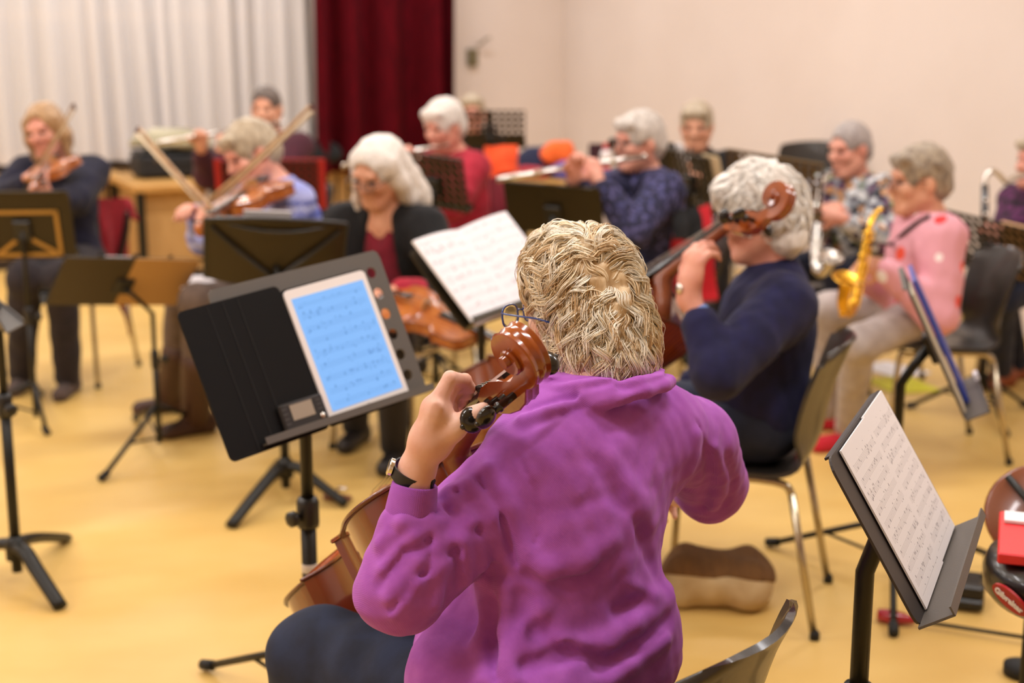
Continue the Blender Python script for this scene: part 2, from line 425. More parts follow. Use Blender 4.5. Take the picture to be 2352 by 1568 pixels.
def head_prims(S, c, f, r, u, s=1.0, neck=None, nr=.052):
    R = np.stack([r, f, u], 1); q = lambda x, y, z: c + (r * x + f * y + u * z) * s
    S.e(q(0, -.012, .030), R, V(.073, .093, .086) * s, .03)
    S.e(q(0, .030, -.036), R, V(.055, .060, .076) * s, .035)
    S.c(q(-.018, .072, -.097), q(.018, .072, -.097), .019 * s, k=.025)
    for x in (-1, 1):
        S.c(q(.052 * x, .0, -.055), q(.02 * x, .06, -.092), .022 * s, .02 * s, .03)
        S.e(q(.036 * x, .067, -.022), R, V(.026, .024, .024) * s, .02)
        S.e(q(.077 * x, -.008, -.008), R, V(.011, .021, .033) * s, .008)
    S.c(q(-.035, .078, .030), q(.035, .078, .030), .014 * s, k=.014)
    for x in (-1, 1): S.e(q(.031 * x, .101, .008), R, V(.021, .013, .013) * s, .012, sub=True)
    S.c(q(0, .088, .014), q(0, .108, -.022), .0095 * s, .0135 * s, .012)
    S.c(q(-.011, .098, -.026), q(.011, .098, -.026), .009 * s, k=.008)
    S.c(q(-.020, .087, -.054), q(.020, .087, -.054), .0075 * s, k=.007)
    S.c(q(-.017, .086, -.067), q(.017, .086, -.067), .0085 * s, k=.007)
    S.e(q(0, .1, -.0605), R, V(.021, .012, .0018) * s, .004, sub=True)
    if neck is not None: S.c(neck, q(0, -.018, -.06), nr * 1.08 * s, nr * s, .04)

def hair_solid(c, f, r, u, s, style, seed):
    S = Sol(); R = np.stack([r, f, u], 1); q = lambda x, y, z: c + (r * x + f * y + u * z) * s
    vol = {'short': .014, 'crop': .007, 'bob': .012, 'long': .014, 'fluffy': .020, 'curly': .030}[style]
    S.e(q(0, -.014, .034), R, (V(.073, .093, .086) + vol) * s, .02)
    if style in ('short', 'fluffy', 'crop'):
        S.e(q(0, -.055, -.02), R, V(.068 + vol * .6, .05 + vol, .065) * s, .03)
        if style != 'crop': S.c(q(-.05, .075, .085), q(.055, .07, .08), .019 * s, .018 * s, .03)
    if style == 'bob':
        for x in (-1, 1): S.chain([q(.078 * x, .02, .05), q(.092 * x, .012, -.03), q(.088 * x, .02, -.115)], [.02 * s, .021 * s, .018 * s], .03)
        S.e(q(0, -.06, -.05), R, V(.085, .05, .085) * s, .04)
    if style == 'long':
        S.chain([q(0, -.07, .02), q(-.02, -.1, -.09), q(-.05, -.12, -.17), q(-.08, -.11, -.24)], [.078 * s, .074 * s, .06 * s, .03 * s], .04)
        for x in (-1, 1): S.chain([q(.074 * x, .01, .05), q(.084 * x, -.01, -.04), q(.075 * x, -.05, -.14)], [.026 * s, .028 * s, .03 * s], .03)
        S.chain([q(.075, .03, .0), q(.088, .05, -.10), q(.085, .07, -.2)], [.012 * s, .013 * s, .008 * s], .02)
    lift = {'crop': .02, 'short': .005}.get(style, -.01)
    S.e(q(0, .105 if style not in ('long', 'bob') else .115, -.03 + lift + (.022 if style in ('long', 'bob') else 0)), R, (V(.064, .062, .088) if style not in ('long', 'bob') else V(.070, .088, .105)) * s, .012, sub=True)
    S.e(q(0, .05, -.075), R, V(.06 if style in ('bob', 'long') else .085, .1, .07) * s, .012, sub=True)
    if style in ('short', 'crop', 'fluffy'):
        for x in (-1, 1): S.e(q(.082 * x, .012, -.02), R, V(.03, .032, .038) * s, .01, sub=True)
    w1 = waves(seed, .0035 if style != 'crop' else .0015, 70 if style != 'fluffy' else 55, 6, (1, 1, .5)); w2 = waves(seed + 5, .0016, 190, 5, (1, 1, .4))
    S.disp = lambda P: w1(P) + w2(P)
    return S

def glasses(c, f, r, u, s, m, parent, org, lensm=None):
    q = lambda x, y, z: c + (r * x + f * y + u * z) * s - org
    b = MB()
    for x in (-1, 1):
        ring = [q(x * .034 + .025 * math.copysign(abs(math.cos(a)) ** .7, math.cos(a)), .113, .003 + .019 * math.copysign(abs(math.sin(a)) ** .7, math.sin(a))) for a in np.linspace(0, 2 * math.pi, 21)]
        b.tube(ring, .0017 * s, 6, cap=False)
        b.tube([q(x * .06, .113, .012), q(x * .075, .095, .012), q(x * .082, .03, .006), q(x * .083, -.01, -.004)], .0018 * s, 6)
    b.tube([q(-.01, .114, .006), q(0, .116, .009), q(.01, .114, .006)], .0017 * s, 6)
    o = b.build('eyeglasses', m, parent)
    if lensm:
        for x in (-1, 1):
            lb = MB(); lb.ball(q(x * .034, .113, .003), (.025 * s, .0012 * s, .019 * s), np.stack([r, f, u], 1), 16, 8); lb.build('lens', lensm, o)
    return o

def person(label, head, h, hh=None, hp=0, hr=0, lean=.07, side=0, sc=1.0, pelvis=None, neck=None, sh=None, LH=None, RH=None, LP=None, RP=None,
           knees=None, feet=None, top=None, bot=None, shoe=None, hair=('short', None), skin=skin_a, vox=.0085, glass=None, tops=.0, curl=(.7, .7),
           seat=.47, seed=1, hand_s=.95, sleeve=1.0, topname='sweater', hs=1.0, legs=True, eyes=True, body_extra=None, top_extra=None, top_vox=None, hair_obj=True, soft=1.0,
           leg_r=1.0, trim=None, arm_l=1.0, cuffr=None, armk=.045):
    """seated figure. head: world centre; h heading of the torso; LH/RH = (wrist, finger direction, palm normal)"""
    fw = D(h); rt = D(h + 90); up = V(0, 0, 1); hh = h if hh is None else hh
    hf = D(hh); hf = nrm(hf * math.cos(math.radians(hp)) - up * math.sin(math.radians(hp))); hrt = D(hh + 90)
    hu = np.cross(hrt, hf); a = math.radians(hr); hrt, hu = hrt * math.cos(a) + hu * math.sin(a), hu * math.cos(a) - hrt * math.sin(a)
    head = np.asarray(head, float)
    nb = np.asarray(neck, float) if neck is not None else head - hu * .145 * sc - fw * .035
    if pelvis is None: pelvis = V(nb[0], nb[1], 0) - fw * lean - rt * side; pelvis[2] = seat + .10
    pelvis = np.asarray(pelvis, float)
    root = empty('person', (pelvis[0], pelvis[1], 0), 0, label, 'person'); org = V(pelvis[0], pelvis[1], 0)
    chest = pelvis + (nb - pelvis) * .66 + fw * .0
    if sh is None: SL, SR = nb - up * .055 * sc - rt * .165 * sc, nb - up * .055 * sc + rt * .165 * sc
    else: SL, SR = [np.asarray(q, float) for q in sh]
    l1, l2 = .285 * sc * arm_l, .25 * sc * arm_l; arms = []
    for S_, Hd, P_, sg in ((SL, LH, LP, -1), (SR, RH, RP, 1)):
        if Hd is None: Hd = (pelvis + fw * .34 + rt * sg * .1 + up * .14, fw * .8 - rt * sg * .4, -up)
        w = np.asarray(Hd[0], float)
        d = w - S_; L = np.linalg.norm(d)
        e = limb(S_, w, l1, l2, P_ if P_ is not None else (rt * sg * .5 - up - fw * .2)) if not (len(Hd) > 3 and Hd[3] is not None) else np.asarray(Hd[3], float)
        arms.append((S_, e, w, Hd, sg))
    hips = [pelvis - rt * .09 * sc - up * .01, pelvis + rt * .09 * sc - up * .01]
    if knees is None: knees = [hips[0] + fw * .41 * sc - rt * .06, hips[1] + fw * .41 * sc + rt * .06]
    knees = [np.array([k[0], k[1], k[2] if len(k) > 2 and k[2] > .3 else .5]) for k in knees]
    if feet is None: feet = [V(k[0], k[1], 0) + fw * .02 for k in knees]
    feet = [V(q[0], q[1], 0) for q in feet]
    # body: one continuous skin
    B = Sol(); Rt = np.stack([rt, fw, up], 1)
    B.c(pelvis, chest, .08 * sc, .085 * sc, .05); B.c(chest, nb, .08 * sc, .05 * sc, .05); B.c(SL, SR, .045 * sc, k=.05)
    head_prims(B, head, hf, hrt, hu, hs, nb)
    for S_, e, w, Hd, sg in arms:
        B.c(S_, e, .04 * sc, .033 * sc, .03); B.c(e, w, .034 * sc, .0245 * sc, .02)
        hand_prims(B, w, Hd[1], Hd[2], sg * (1 if True else -1), curl[0] if sg < 0 else curl[1], hand_s) if Hd[1] is not None else None
    for hp_, k_, ft in zip(hips, knees, feet) if legs else ():
        an = ft + up * .10; B.c(hp_, k_, .065 * sc, .045 * sc, .03); B.c(k_, an, .045 * sc, .033, .02)
    if body_extra: body_extra(B)
    B.build('body', skin, root, vox * .72, org, 1)
    # top
    T = Sol(); t = .018 + tops
    T.e(pelvis + up * .02, Rt, V(.165, .125, .13) * sc + tops, .06); T.e(pelvis + (nb - pelvis) * .42 + fw * .012, Rt, V(.15, .118, .17) * sc + tops, .07)
    T.e(chest, Rt, V(.158, .112, .15) * sc + tops, .07); T.c(SL + rt * .03, SR - rt * .03, .062 * sc + tops * .6, k=.07); T.c(nb - up * .02, nb + up * .012, .068 * sc, .062 * sc, .04)
    for S_, e, w, Hd, sg in arms:
        we = e + (w - e) * sleeve; T.c(S_, e, .058 * sc + t * .9, .044 * sc + t, armk); T.c(e, we, .044 * sc + t, cuffr if cuffr and sg < 0 else .030 * sc + t * .6, .02)
    if top_extra: top_extra(T)
    wv = waves(seed, .0055 * soft, 24, 6); wv2 = waves(seed + 3, .0025 * soft, 60, 5, (1, 1, .6)); T.disp = T.disp or (lambda P: wv(P) + wv2(P))
    T.plane(nb + up * .03, nrm(up * .9 + (head - nb)), .006)
    T.build(topname, top, root, top_vox or vox, org, 1)
    if legs:
        Tr = Sol(); Tr.e(pelvis - up * .02, Rt, V(.165, .13, .095) * sc, .05)
        for hp_, k_, ft in zip(hips, knees, feet):
            an = ft + up * .085; Tr.c(hp_, k_, .088 * sc * leg_r, .068 * sc * leg_r, .05); Tr.c(k_, an, .066 * sc * leg_r, .053 * leg_r, .03)
        wt = waves(seed + 9, .005, 26, 6); Tr.disp = wt
        Tr.build('trousers', bot, root, vox, org, 1)
        for hp_, k_, ft in zip(hips, knees, feet):
            fd = nrm(V(*(k_ - hp_)[:2], 0)); fd = nrm(fd + fw * .5)
            Sh = Sol(); Sh.c(ft + up * .035 - fd * .05, ft + up * .085 - fd * .02, .042, .042, .03); Sh.c(ft + up * .034 - fd * .04, ft + fd * .13 + up * .028, .04, .036, .03); Sh.plane(ft + up * .002, -up, .004)
            Sh.build('shoe', shoe, root, .008, org, 1)
    if hair_obj and hair[1]:
        hair_solid(head, hf, hrt, hu, hs, hair[0], seed).build('hair', hair[1], root, vox * .65, org, 0)
    if eyes:
        for x in (-1, 1): MB().ball(head + (hrt * .031 * x + hf * .083 + hu * .007) * hs - org, (.014 * hs, .010 * hs, .007 * hs), np.stack([hrt, hf, hu], 1), 10, 6).build('eye', eye_m, root)
    if glass: glasses(head, hf, hrt, hu, hs, glass, root, org, MATS.get('lens_glass'))
    J = dict(root=root, org=org, head=head, hf=hf, hr=hrt, hu=hu, nb=nb, pelvis=pelvis, chest=chest, arms=arms, SL=SL, SR=SR, top=T, fw=fw, rt=rt, knees=knees, feet=feet)
    return J
# ------------------------------------------------------------------ shared materials for things
chrome = mat('chrome_leg', '#b9ae98', .25, 1)
black_metal = mat('black_metal', '#17150f', .42, .3, bump=.05, bscale=200)
black_plastic = mat('black_plastic', '#1b1917', .38, bump=.06, bscale=300)
shell_m = mat('chair_shell_plastic', '#2b2622', .33, coat=.25, bump=.12, bscale=420)
rubber = mat('rubber', '#0d0d0c', .7)
desk_grey = mat('stand_desk_grey', '#57514b', .55, bump=.1, bscale=350)
desk_brown = mat('stand_desk_brown', '#2f2614', .4, .35)
desk_red = mat('stand_desk_red', '#401514', .5, .2)
brass_m = mat('brass_frame', '#a8854c', .4, .7)
paper_m = mat('paper_white', '#eeeaec', .8)
ebony = mat('ebony', '#171311', .22, coat=.4)
wood_cello = mat('varnished_maple', '#7c2d0c', .22, var='#a04c18', vscale=5, vstretch=(6, 1.2, 6), wave=(3.2, 4), coat=.8, vlo=.25, vhi=.8)
wood_scroll = mat('varnished_scroll', '#742c08', .22, var='#a65012', vscale=16, coat=.8, vlo=.25, vhi=.8)
wood_rib = mat('varnished_rib', '#5c1c08', .16, var='#7c300e', vscale=7, coat=1, vlo=.25, vhi=.8)
wood_edge = mat('varnished_edge', '#5e2408', .25, coat=.6)
wood_top = mat('varnished_spruce', '#a84e14', .25, var='#8c3a0c', vscale=30, vstretch=(8, .6, 1), coat=.7)
wood_neck = mat('varnished_neck', '#6e3417', .35, var='#824422', vscale=20, coat=.3)
wood_violin = mat('varnished_violin', '#98481a', .25, var='#bb6c2a', vscale=20, vstretch=(4, 1, 4), coat=.7)
wood_bow = mat('bow_stick_wood', '#9a7550', .4, var='#b8946a', vscale=20)
bow_hair_m = mat('bow_hair', '#d6c0a0', .6)
silver_m = mat('silver', '#dcd8d0', .18, 1)
gold_m = mat('gold_lacquer', '#d9a93c', .22, 1)
string_m = mat('string_steel', '#a9a39a', .3, 1)
bone = mat('bone', '#e6ddc8', .5)

def spine(P, n=6): return catmull(P, n)

# ---------- violin family
def outline(b, w, n=6):
    half = [(0, 0), (.30, .004), (.58, .022), (.80, .065), (.945, .14), (1.0, .215), (.985, .27), (.93, .325), (.88, .352), (.875, .366), (.925, .386)], \
           [(.925, .386), (.82, .398), (.72, .42), (.63, .46), (.575, .52), (.56, .57), (.585, .615), (.645, .65), (.73, .672), (.80, .680)], \
           [(.80, .680), (.745, .700), (.745, .73), (.765, .78), (.775, .83), (.755, .875), (.69, .92), (.56, .957), (.38, .98), (.2, .993), (.07, 1.0), (0, 1.0)]
    pts = []
    for seg in half:
        c = catmull([V(x * w, t * b) for x, t in seg], n); pts += c if not pts else c[1:]
    right = pts; left = [V(-p[0], p[1]) for p in reversed(right[1:-1])]
    return [tuple(p) for p in right + left]

def fiddle(name, M, label, cat, kind='cello', wood=None, rib=None, top=None, strings=True, endpin=.3, bend=22, group=None, pegs=True, hscale=1.0, twist=0):
    """local: y from tail (0) to scroll, x across, z out of the front"""
    P = dict(cello=(.755, .225, .118, .28, 1.0), violin=(.356, .104, .030, .13, .52), viola=(.40, .12, .036, .145, .57))[kind]
    b, w, rd, nk, hsx = P; wood = wood or wood_cello; rib = rib or wood_rib; top = top or wood_top
    root = empty_m(name, M, label, cat, group)
    O = outline(b, w); n = len(O); ov = .006 * hsx; th = .0055 * hsx
    C = V(0, b * .5)
    def plate(z0, sg, arch, nm, m):
        mb = MB(); rings = [(1.0, 0), (1.0, th), (.97, th * 1.05), (.90, th * 1.1 + arch * .12), (.78, th + arch * .42), (.6, th + arch * .72), (.4, th + arch * .9), (.2, th + arch * .98), (.05, th + arch)]
        vs = []
        for s_, z in rings:
            for x, y in O:
                d = nrm(V(x, y - b * .5) + 1e-6) * ov
                vs.append(((x + d[0]) * s_, C[1] + (y + d[1] - C[1]) * s_, z0 + sg * z))
        fs = [(i * n + k, i * n + (k + 1) % n, (i + 1) * n + (k + 1) % n, (i + 1) * n + k)[::sg] for i in range(len(rings) - 1) for k in range(n)]
        fs.append(tuple(range((len(rings) - 1) * n, len(rings) * n))[::sg]); fs.append(tuple(range(n))[::-sg])
        mb.add(vs, fs); o = mb.build(nm, m, root, auto=50); return o
    plate(rd / 2, 1, .026 * hsx, 'top_plate', top); plate(-rd / 2, -1, .024 * hsx, 'back_plate', wood)
    mb = MB(); mb.add([(x, y, z) for z in (-rd / 2, rd / 2) for x, y in O], [(k, (k + 1) % n, n + (k + 1) % n, n + k) for k in range(n)]); mb.build('ribs', rib, root, auto=40)
    for z in (-1, 1):   # edge lining showing along both plates
        mb = MB(); mb.tube([(x * 1.012, b * .5 + (y - b * .5) * 1.008, z * (rd / 2 + th * .5)) for x, y in O] + [(O[0][0], O[0][1] - .004 * hsx, z * (rd / 2 + th * .5))], .0042 * hsx, 6, cap=False); mb.build('edge', wood_edge, root)
    # neck, heel, fingerboard
    zt = rd / 2 + .012 * hsx; nut = b + nk
    mb = MB(); mb.tube([(0, b - .012 * hsx, -rd * .45), (0, b + .006 * hsx, -rd * .1), (0, b + .03 * hsx, zt - .016 * hsx), (0, b + .07 * hsx, zt - .010 * hsx), (0, (b + nut) / 2, zt - .010 * hsx), (0, nut - .02 * hsx, zt - .010 * hsx), (0, nut + .004 * hsx, zt - .012 * hsx)],
                       [.022 * hsx, .024 * hsx, .026 * hsx, .0175 * hsx, .0165 * hsx, .0155 * hsx, .0165 * hsx], 14)
    mb.build('neck', wood_neck, root)
    mb = MB(); fb0 = b * .62; vs = []
    for y, hw in ((fb0, .031 * hsx), (nut, .0165 * hsx)):
        zz = zt + (.028 * hsx if y == fb0 else .004 * hsx)
        for a in np.linspace(-1, 1, 7): vs.append((a * hw, y, zz + .006 * hsx * (1 - a * a)))
        vs += [(hw, y, zz - .010 * hsx), (-hw, y, zz - .010 * hsx)]
    mb.add(vs, [(i, (i + 1) % 9, 9 + (i + 1) % 9, 9 + i) for i in range(9)] + [tuple(range(8, -1, -1)), tuple(range(9, 18))]); mb.build('fingerboard', ebony, root, auto=40)
    MB().box((0, nut, zt + .007 * hsx), (.033 * hsx, .007 * hsx, .012 * hsx)).build('nut', ebony, root)
    # head: pegbox and scroll, tilted back about the nut
    hb = math.radians(bend); cb, sb = math.cos(hb), math.sin(hb); oz = zt - .004 * hsx
    hs_ = hsx * hscale
    ct, st_ = math.cos(math.radians(twist)), math.sin(math.radians(twist))
    def Hd(x, y, z):
        x *= hs_; y *= hs_; z *= hs_; Y_ = y * cb + z * sb; Z_ = -y * sb + z * cb
        return (x * ct + Z_ * st_, nut + Y_, oz - x * st_ + Z_ * ct)
    c0 = (.158, .012); ths = np.radians(np.linspace(-122, -122 + 690, 90)); T = len(ths)
    rr = lambda q: .049 * (1 - q) ** 1.25 + .0085
    mb = MB(); vs = []; cols = 11
    # back of the pegbox leads into the spiral: sections of lateral profile
    sec = []
    for i, th_ in enumerate(ths):
        q = i / (T - 1); ro = rr(q); ri = rr(min(1, q + 360 / 690.)) * (.8 if q < .5 else .55); hw = .0145 + .0125 * q ** .9
        sec.append(((c0[0] + ro * math.cos(th_), c0[1] + ro * math.sin(th_)), (c0[0] + ri * math.cos(th_), c0[1] + ri * math.sin(th_)), hw, .003 * (1 - .6 * q)))
    st = sec[0]
    pre = []
    bx = [(0, -.024), (.02, -.036), (.045, -.047), (.075, -.053), (.10, -.051)]; fx = [(0, .004), (.03, .012), (.06, .010), (.085, .0), (.108, -.012)]
    for i in range(5): pre.append((bx[i], fx[i], (.0225 - .0018 * i), .003 * min(1, i / 2)))
    sec = pre + sec
    for (o_, i_, hw, gr) in sec:
        o_ = V(*o_); i_ = V(*i_); d = nrm(o_ - i_)
        ring = []
        for a, g in ((-1, .0), (-.88, 0), (-.45, 1), (-.06, .15), (.06, .15), (.45, 1), (.88, 0), (1, 0)):
            p = o_ - d * (gr * g + (.0022 if abs(a) == 1 else 0)); ring.append(Hd(a * hw, p[0], p[1]))
        ring += [Hd(hw, *i_), Hd(-hw, *i_)]; vs += ring
    m_ = 10; fs = [(i * m_ + k, i * m_ + (k + 1) % m_, (i + 1) * m_ + (k + 1) % m_, (i + 1) * m_ + k) for i in range(len(sec) - 1) for k in range(m_)]
    fs += [tuple(range(m_ - 1, -1, -1)), tuple((len(sec) - 1) * m_ + k for k in range(m_))]
    mb.add(vs, fs); scw = wood_scroll if kind == 'cello' else wood
    sc_o = mb.build('scroll', scw, root, auto=35)
    e0 = V(*Hd(-.031, *c0)); e1 = V(*Hd(.031, *c0)); mb = MB(); mb.lathe([(.0085 * hsx, 0), (.0095 * hsx, .002 * hsx), (.0095 * hsx, .060 * hs_), (.0085 * hsx, .062 * hs_)], e0, e1 - e0, 18); mb.build('scroll_eye', scw, root, auto=40)
    mb = MB(); mb.add([Hd(x, y, z) for x, y, z in ((-.013, .006, .0115), (.013, .006, .0115), (.011, .09, .004), (-.011, .09, .004), (-.013, .006, .006), (.013, .006, .006), (.011, .09, -.004), (-.011, .09, -.004))], [(0, 1, 2, 3), (4, 7, 6, 5), (0, 4, 5, 1), (1, 5, 6, 2), (2, 6, 7, 3), (3, 7, 4, 0)]); mb.build('pegbox_slot', ebony, root, smooth=False)
    if pegs:
        for (y, z, sg, tw) in ((.022, -.010, -1, .2), (.046, -.018, 1, 1.2), (.068, -.022, -1, 1.5), (.092, -.030, 1, .5)):
            a = V(*Hd(-sg * .027, y, z)); bq = V(*Hd(sg * .027, y, z)); ax = nrm(bq - a); mb = MB(); s_ = hsx
            mb.lathe([(.0048 * s_, 0), (.0062 * s_, .054 * s_), (.0068 * s_, .072 * s_), (.0085 * s_, .0725 * s_), (.0085 * s_, .0755 * s_), (.0062 * s_, .0765 * s_), (.0062 * s_, .084 * s_)], a, ax, 14)
            y_ = V(*Hd(0, 1, 0)) - V(*Hd(0, 0, 0)); y_ = nrm(y_); z_ = np.cross(ax, y_); u = y_ * math.cos(tw) + z_ * math.sin(tw); v = np.cross(ax, u)
            hc = a + ax * .100 * s_; mb.ball(hc, (.0185 * s_, .0205 * s_, .0105 * s_), np.stack([ax, u, v], 1), 18, 12)
            mb.ball(hc + ax * .0175 * s_, .0045 * s_, None, 8, 6); mb.build('peg', ebony, root)
    # bridge, tailpiece, strings, f-holes
    zb = rd / 2 + .030 * hsx; br = b * .46; hb_ = .066 * hsx
    mb = MB(); mb.prism([(-.045 * hsx, 0), (-.02 * hsx, .01 * hsx), (.02 * hsx, .01 * hsx), (.045 * hsx, 0), (.04 * hsx, .05 * hsx), (.03 * hsx, hb_ * .9), (0, hb_), (-.03 * hsx, hb_ * .9), (-.04 * hsx, .05 * hsx)], -.004 * hsx, .004 * hsx, Matrix(((1, 0, 0, 0), (0, 0, 1, br), (0, 1, 0, zb), (0, 0, 0, 1)))); mb.build('bridge', mat('bridge_maple', '#b48450', .5), root, smooth=False)
    mb = MB(); mb.tube([(0, .01, zb + .01 * hsx), (0, b * .14, zb + .03 * hsx), (0, b * .30, zb + .045 * hsx)], [.012 * hsx, .02 * hsx, .028 * hsx], 10, flat=.35); mb.build('tailpiece', ebony, root)
    for sg in (-1, 1):
        mb = MB(); p = [(sg * x * w, t * b, rd / 2 + th + .019 * hsx * (1 - (abs(x) / .95) ** 2)) for x, t in ((.30, .58), (.26, .565), (.29, .54), (.38, .50), (.46, .46), (.55, .42), (.6, .395), (.56, .38), (.53, .395))]
        mb.tube(catmull([V(*q) for q in p], 4), .0045 * hsx, 6, flat=.6); mb.build('f_hole', ebony, root)
    if strings:
        for k in range(4):
            x = (k - 1.5); mb = MB(); mb.tube([(x * .009 * hsx, b * .3, zb + .05 * hsx), (x * .014 * hsx, br, zb + hb_), (x * .007 * hsx, nut, zt + .014 * hsx), Hd(x * .004, .05, 0)], .0009 * hsx if kind == 'cello' else .0005, 5); mb.build('string', string_m, root)
    if kind == 'cello':
        mb = MB(); mb.lathe([(.017, 0), (.013, .02), (.012, .03), (.005, .031), (.005, .03 + endpin), (.001, .05 + endpin)], (0, .004, 0), (0, -1, 0), 14); mb.build('endpin', chrome, root)
    else:
        mb = MB(); mb.ball((.05 * hsx, .05 * hsx, rd / 2 + .035 * hsx), (.06 * hsx, .05 * hsx, .012 * hsx), None, 12, 7); mb.build('chin_rest', ebony, root)
    return root
def axis_frame(tail, scroll, nhint, roll=0):
    y = nrm(np.asarray(scroll) - np.asarray(tail)); z = np.asarray(nhint, float); z = nrm(z - y * (z @ y)); x = np.cross(y, z)
    a = math.radians(roll); x2 = x * math.cos(a) + z * math.sin(a); z2 = z * math.cos(a) - x * math.sin(a); return frame(tail, x2, y, z2)

def bow(frog, tip, down, label, group=None, thick=1.0):
    y = nrm(tip - frog); L = float(np.linalg.norm(tip - frog)); z = -nrm(np.asarray(down) - y * (np.asarray(down) @ y)); root = empty_m('violin_bow', frame(frog, np.cross(y, z), y, z), label, 'bow', group)
    mb = MB(); mb.tube([(0, -.02, .0), (0, .1, 0), (0, L * .4, -.008), (0, L * .75, -.007), (0, L - .01, .0)], [.005 * thick, .005 * thick, .0046 * thick, .004 * thick, .0034 * thick], 8); mb.build('stick', wood_bow, root)
    mb = MB(); mb.prism([(0, -.004), (.05, -.004), (.045, -.022), (.004, -.022)], -.006, .006, Matrix(((0, 0, 1, 0), (1, 0, 0, .01), (0, 1, 0, 0), (0, 0, 0, 1)))); mb.build('frog', ebony, root, smooth=False)
    mb = MB(); mb.prism([(-.01, .004), (.014, -.0), (.006, -.024), (.0, -.024)], -.004, .004, Matrix(((0, 0, 1, 0), (1, 0, 0, L - .01), (0, 1, 0, 0), (0, 0, 0, 1)))); mb.build('tip', mat('bow_tip', '#4a1a18', .4), root, smooth=False)
    mb = MB(); mb.box((0, L / 2 + .02, -.022), (.009 * thick, L - .06, .0035 * thick)); mb.build('hair_ribbon', bow_hair_m, root)
    MB().tube([(0, -.034, 0), (0, -.02, 0)], .005, 8).build('screw', silver_m, root)
    return root

def flute(mouth, end, label, m=None):
    """mouth: lip-plate point; end: foot end; crown sticks out beyond the mouth"""
    m = m or silver_m; y = nrm(end - mouth); z = nrm(V(0, 0, 1) - y * y[2]); x = np.cross(y, z); L = .60
    root = empty_m('flute', frame(mouth, x, y, z), label, 'flute')
    MB().tube([(0, -.09, 0), (0, .14, 0)], .0115, 14).build('head_joint', m, root); MB().tube([(0, .14, 0), (0, .16, 0)], .0135, 14).build('ring', m, root); MB().tube([(0, .16, 0), (0, L, 0)], .0115, 14).build('tube', m, root)
    MB().ball((0, 0, .009), (.013, .02, .006)).build('lip_plate', m, root); MB().lathe([(.012, 0), (.013, .004), (.013, .018), (.008, .02)], (0, -.09, 0), (0, -1, 0), 12).build('crown', m, root)
    for k in range(11): MB().lathe([(.0085, 0), (.0085, .003), (.006, .004)], (0, .2 + k * .032, .012), (0, 0, 1), 10).build('key', m, root)
    MB().tube([(.012, .18, .006), (.012, .57, .006)], .0022, 6).build('rod', m, root)
    return root
# ------------------------------------------------------------------ chairs
def smooth_rect(w, h, r, n=5):
    out = []
    for cx, cy, a0 in ((w / 2 - r, h / 2 - r, 0), (-w / 2 + r, h / 2 - r, 90), (-w / 2 + r, -h / 2 + r, 180), (w / 2 - r, -h / 2 + r, 270)):
        for k in range(n + 1):
            a = math.radians(a0 + 90 * k / n); out.append((cx + r * math.cos(a), cy + r * math.sin(a)))
    return out
_ch = {}
def chair(pos, h, label, top=.80, wide=.46, shell=None, group=None, arm=False):
    """stacking shell chair; pos = seat centre on the floor, h = heading it faces"""
    root = empty('shell_chair', (pos[0], pos[1], 0), h, label, 'chair', group); shell = shell or shell_m
    key = (round(top, 3), wide)
    prof = [(.235, .425), (.20, .447), (.10, .452), (0, .446), (-.10, .438), (-.165, .447), (-.205, .485), (-.225, .54), (-.24, .62), (-.262, .70), (-.292, top - .02), (-.305, top)]
    hw = [.80, .93, 1, 1, .98, .90, .82, .84, .93, .98, .93, .74]
    cv = catmull([V(y, z) for y, z in prof], 3); hwc = catmull([V(q, 0) for q in hw], 3); G = []
    for i, (p, q) in enumerate(zip(cv, hwc)):
        t = i / (len(cv) - 1); row = []
        bk = max(0, min(1, (t - .5) / .15))
        for a in np.linspace(-1, 1, 11):
            x = a * q[0] * wide / 2; row.append((x, p[0] + bk * .055 * a * a, p[1] + (1 - bk) * .012 * a * a - bk * .02 * a ** 4 * (1 if t > .9 else 0)))
        G.append(row)
    MB().grid(np.array(G), .012).build('shell', shell, root, auto=50)
    for sx in (-1, 1):
        x = sx * .19
        MB().tube(catmull([V(x * 1.12, .22, 0), V(x * 1.02, .19, .40), V(x, .14, .428), V(x, -.12, .428), V(x * 1.02, -.17, .40)], 5), .011, 10).build('leg_frame', chrome, root)
        MB().tube([V(x * 1.02, -.17, .40), V(x * 1.14, -.25, .0)], .011, 10).build('rear_leg', chrome, root)
        for y, xx in ((.22, x * 1.12), (-.25, x * 1.14)): MB().lathe([(.014, 0), (.014, .02), (.011, .025)], (xx, y, 0), (0, 0, 1), 10).build('foot_cap', rubber, root)
    MB().tube([(-.19, .1, .428), (.19, .1, .428)], .009, 8).build('cross_bar', chrome, root)
    return root

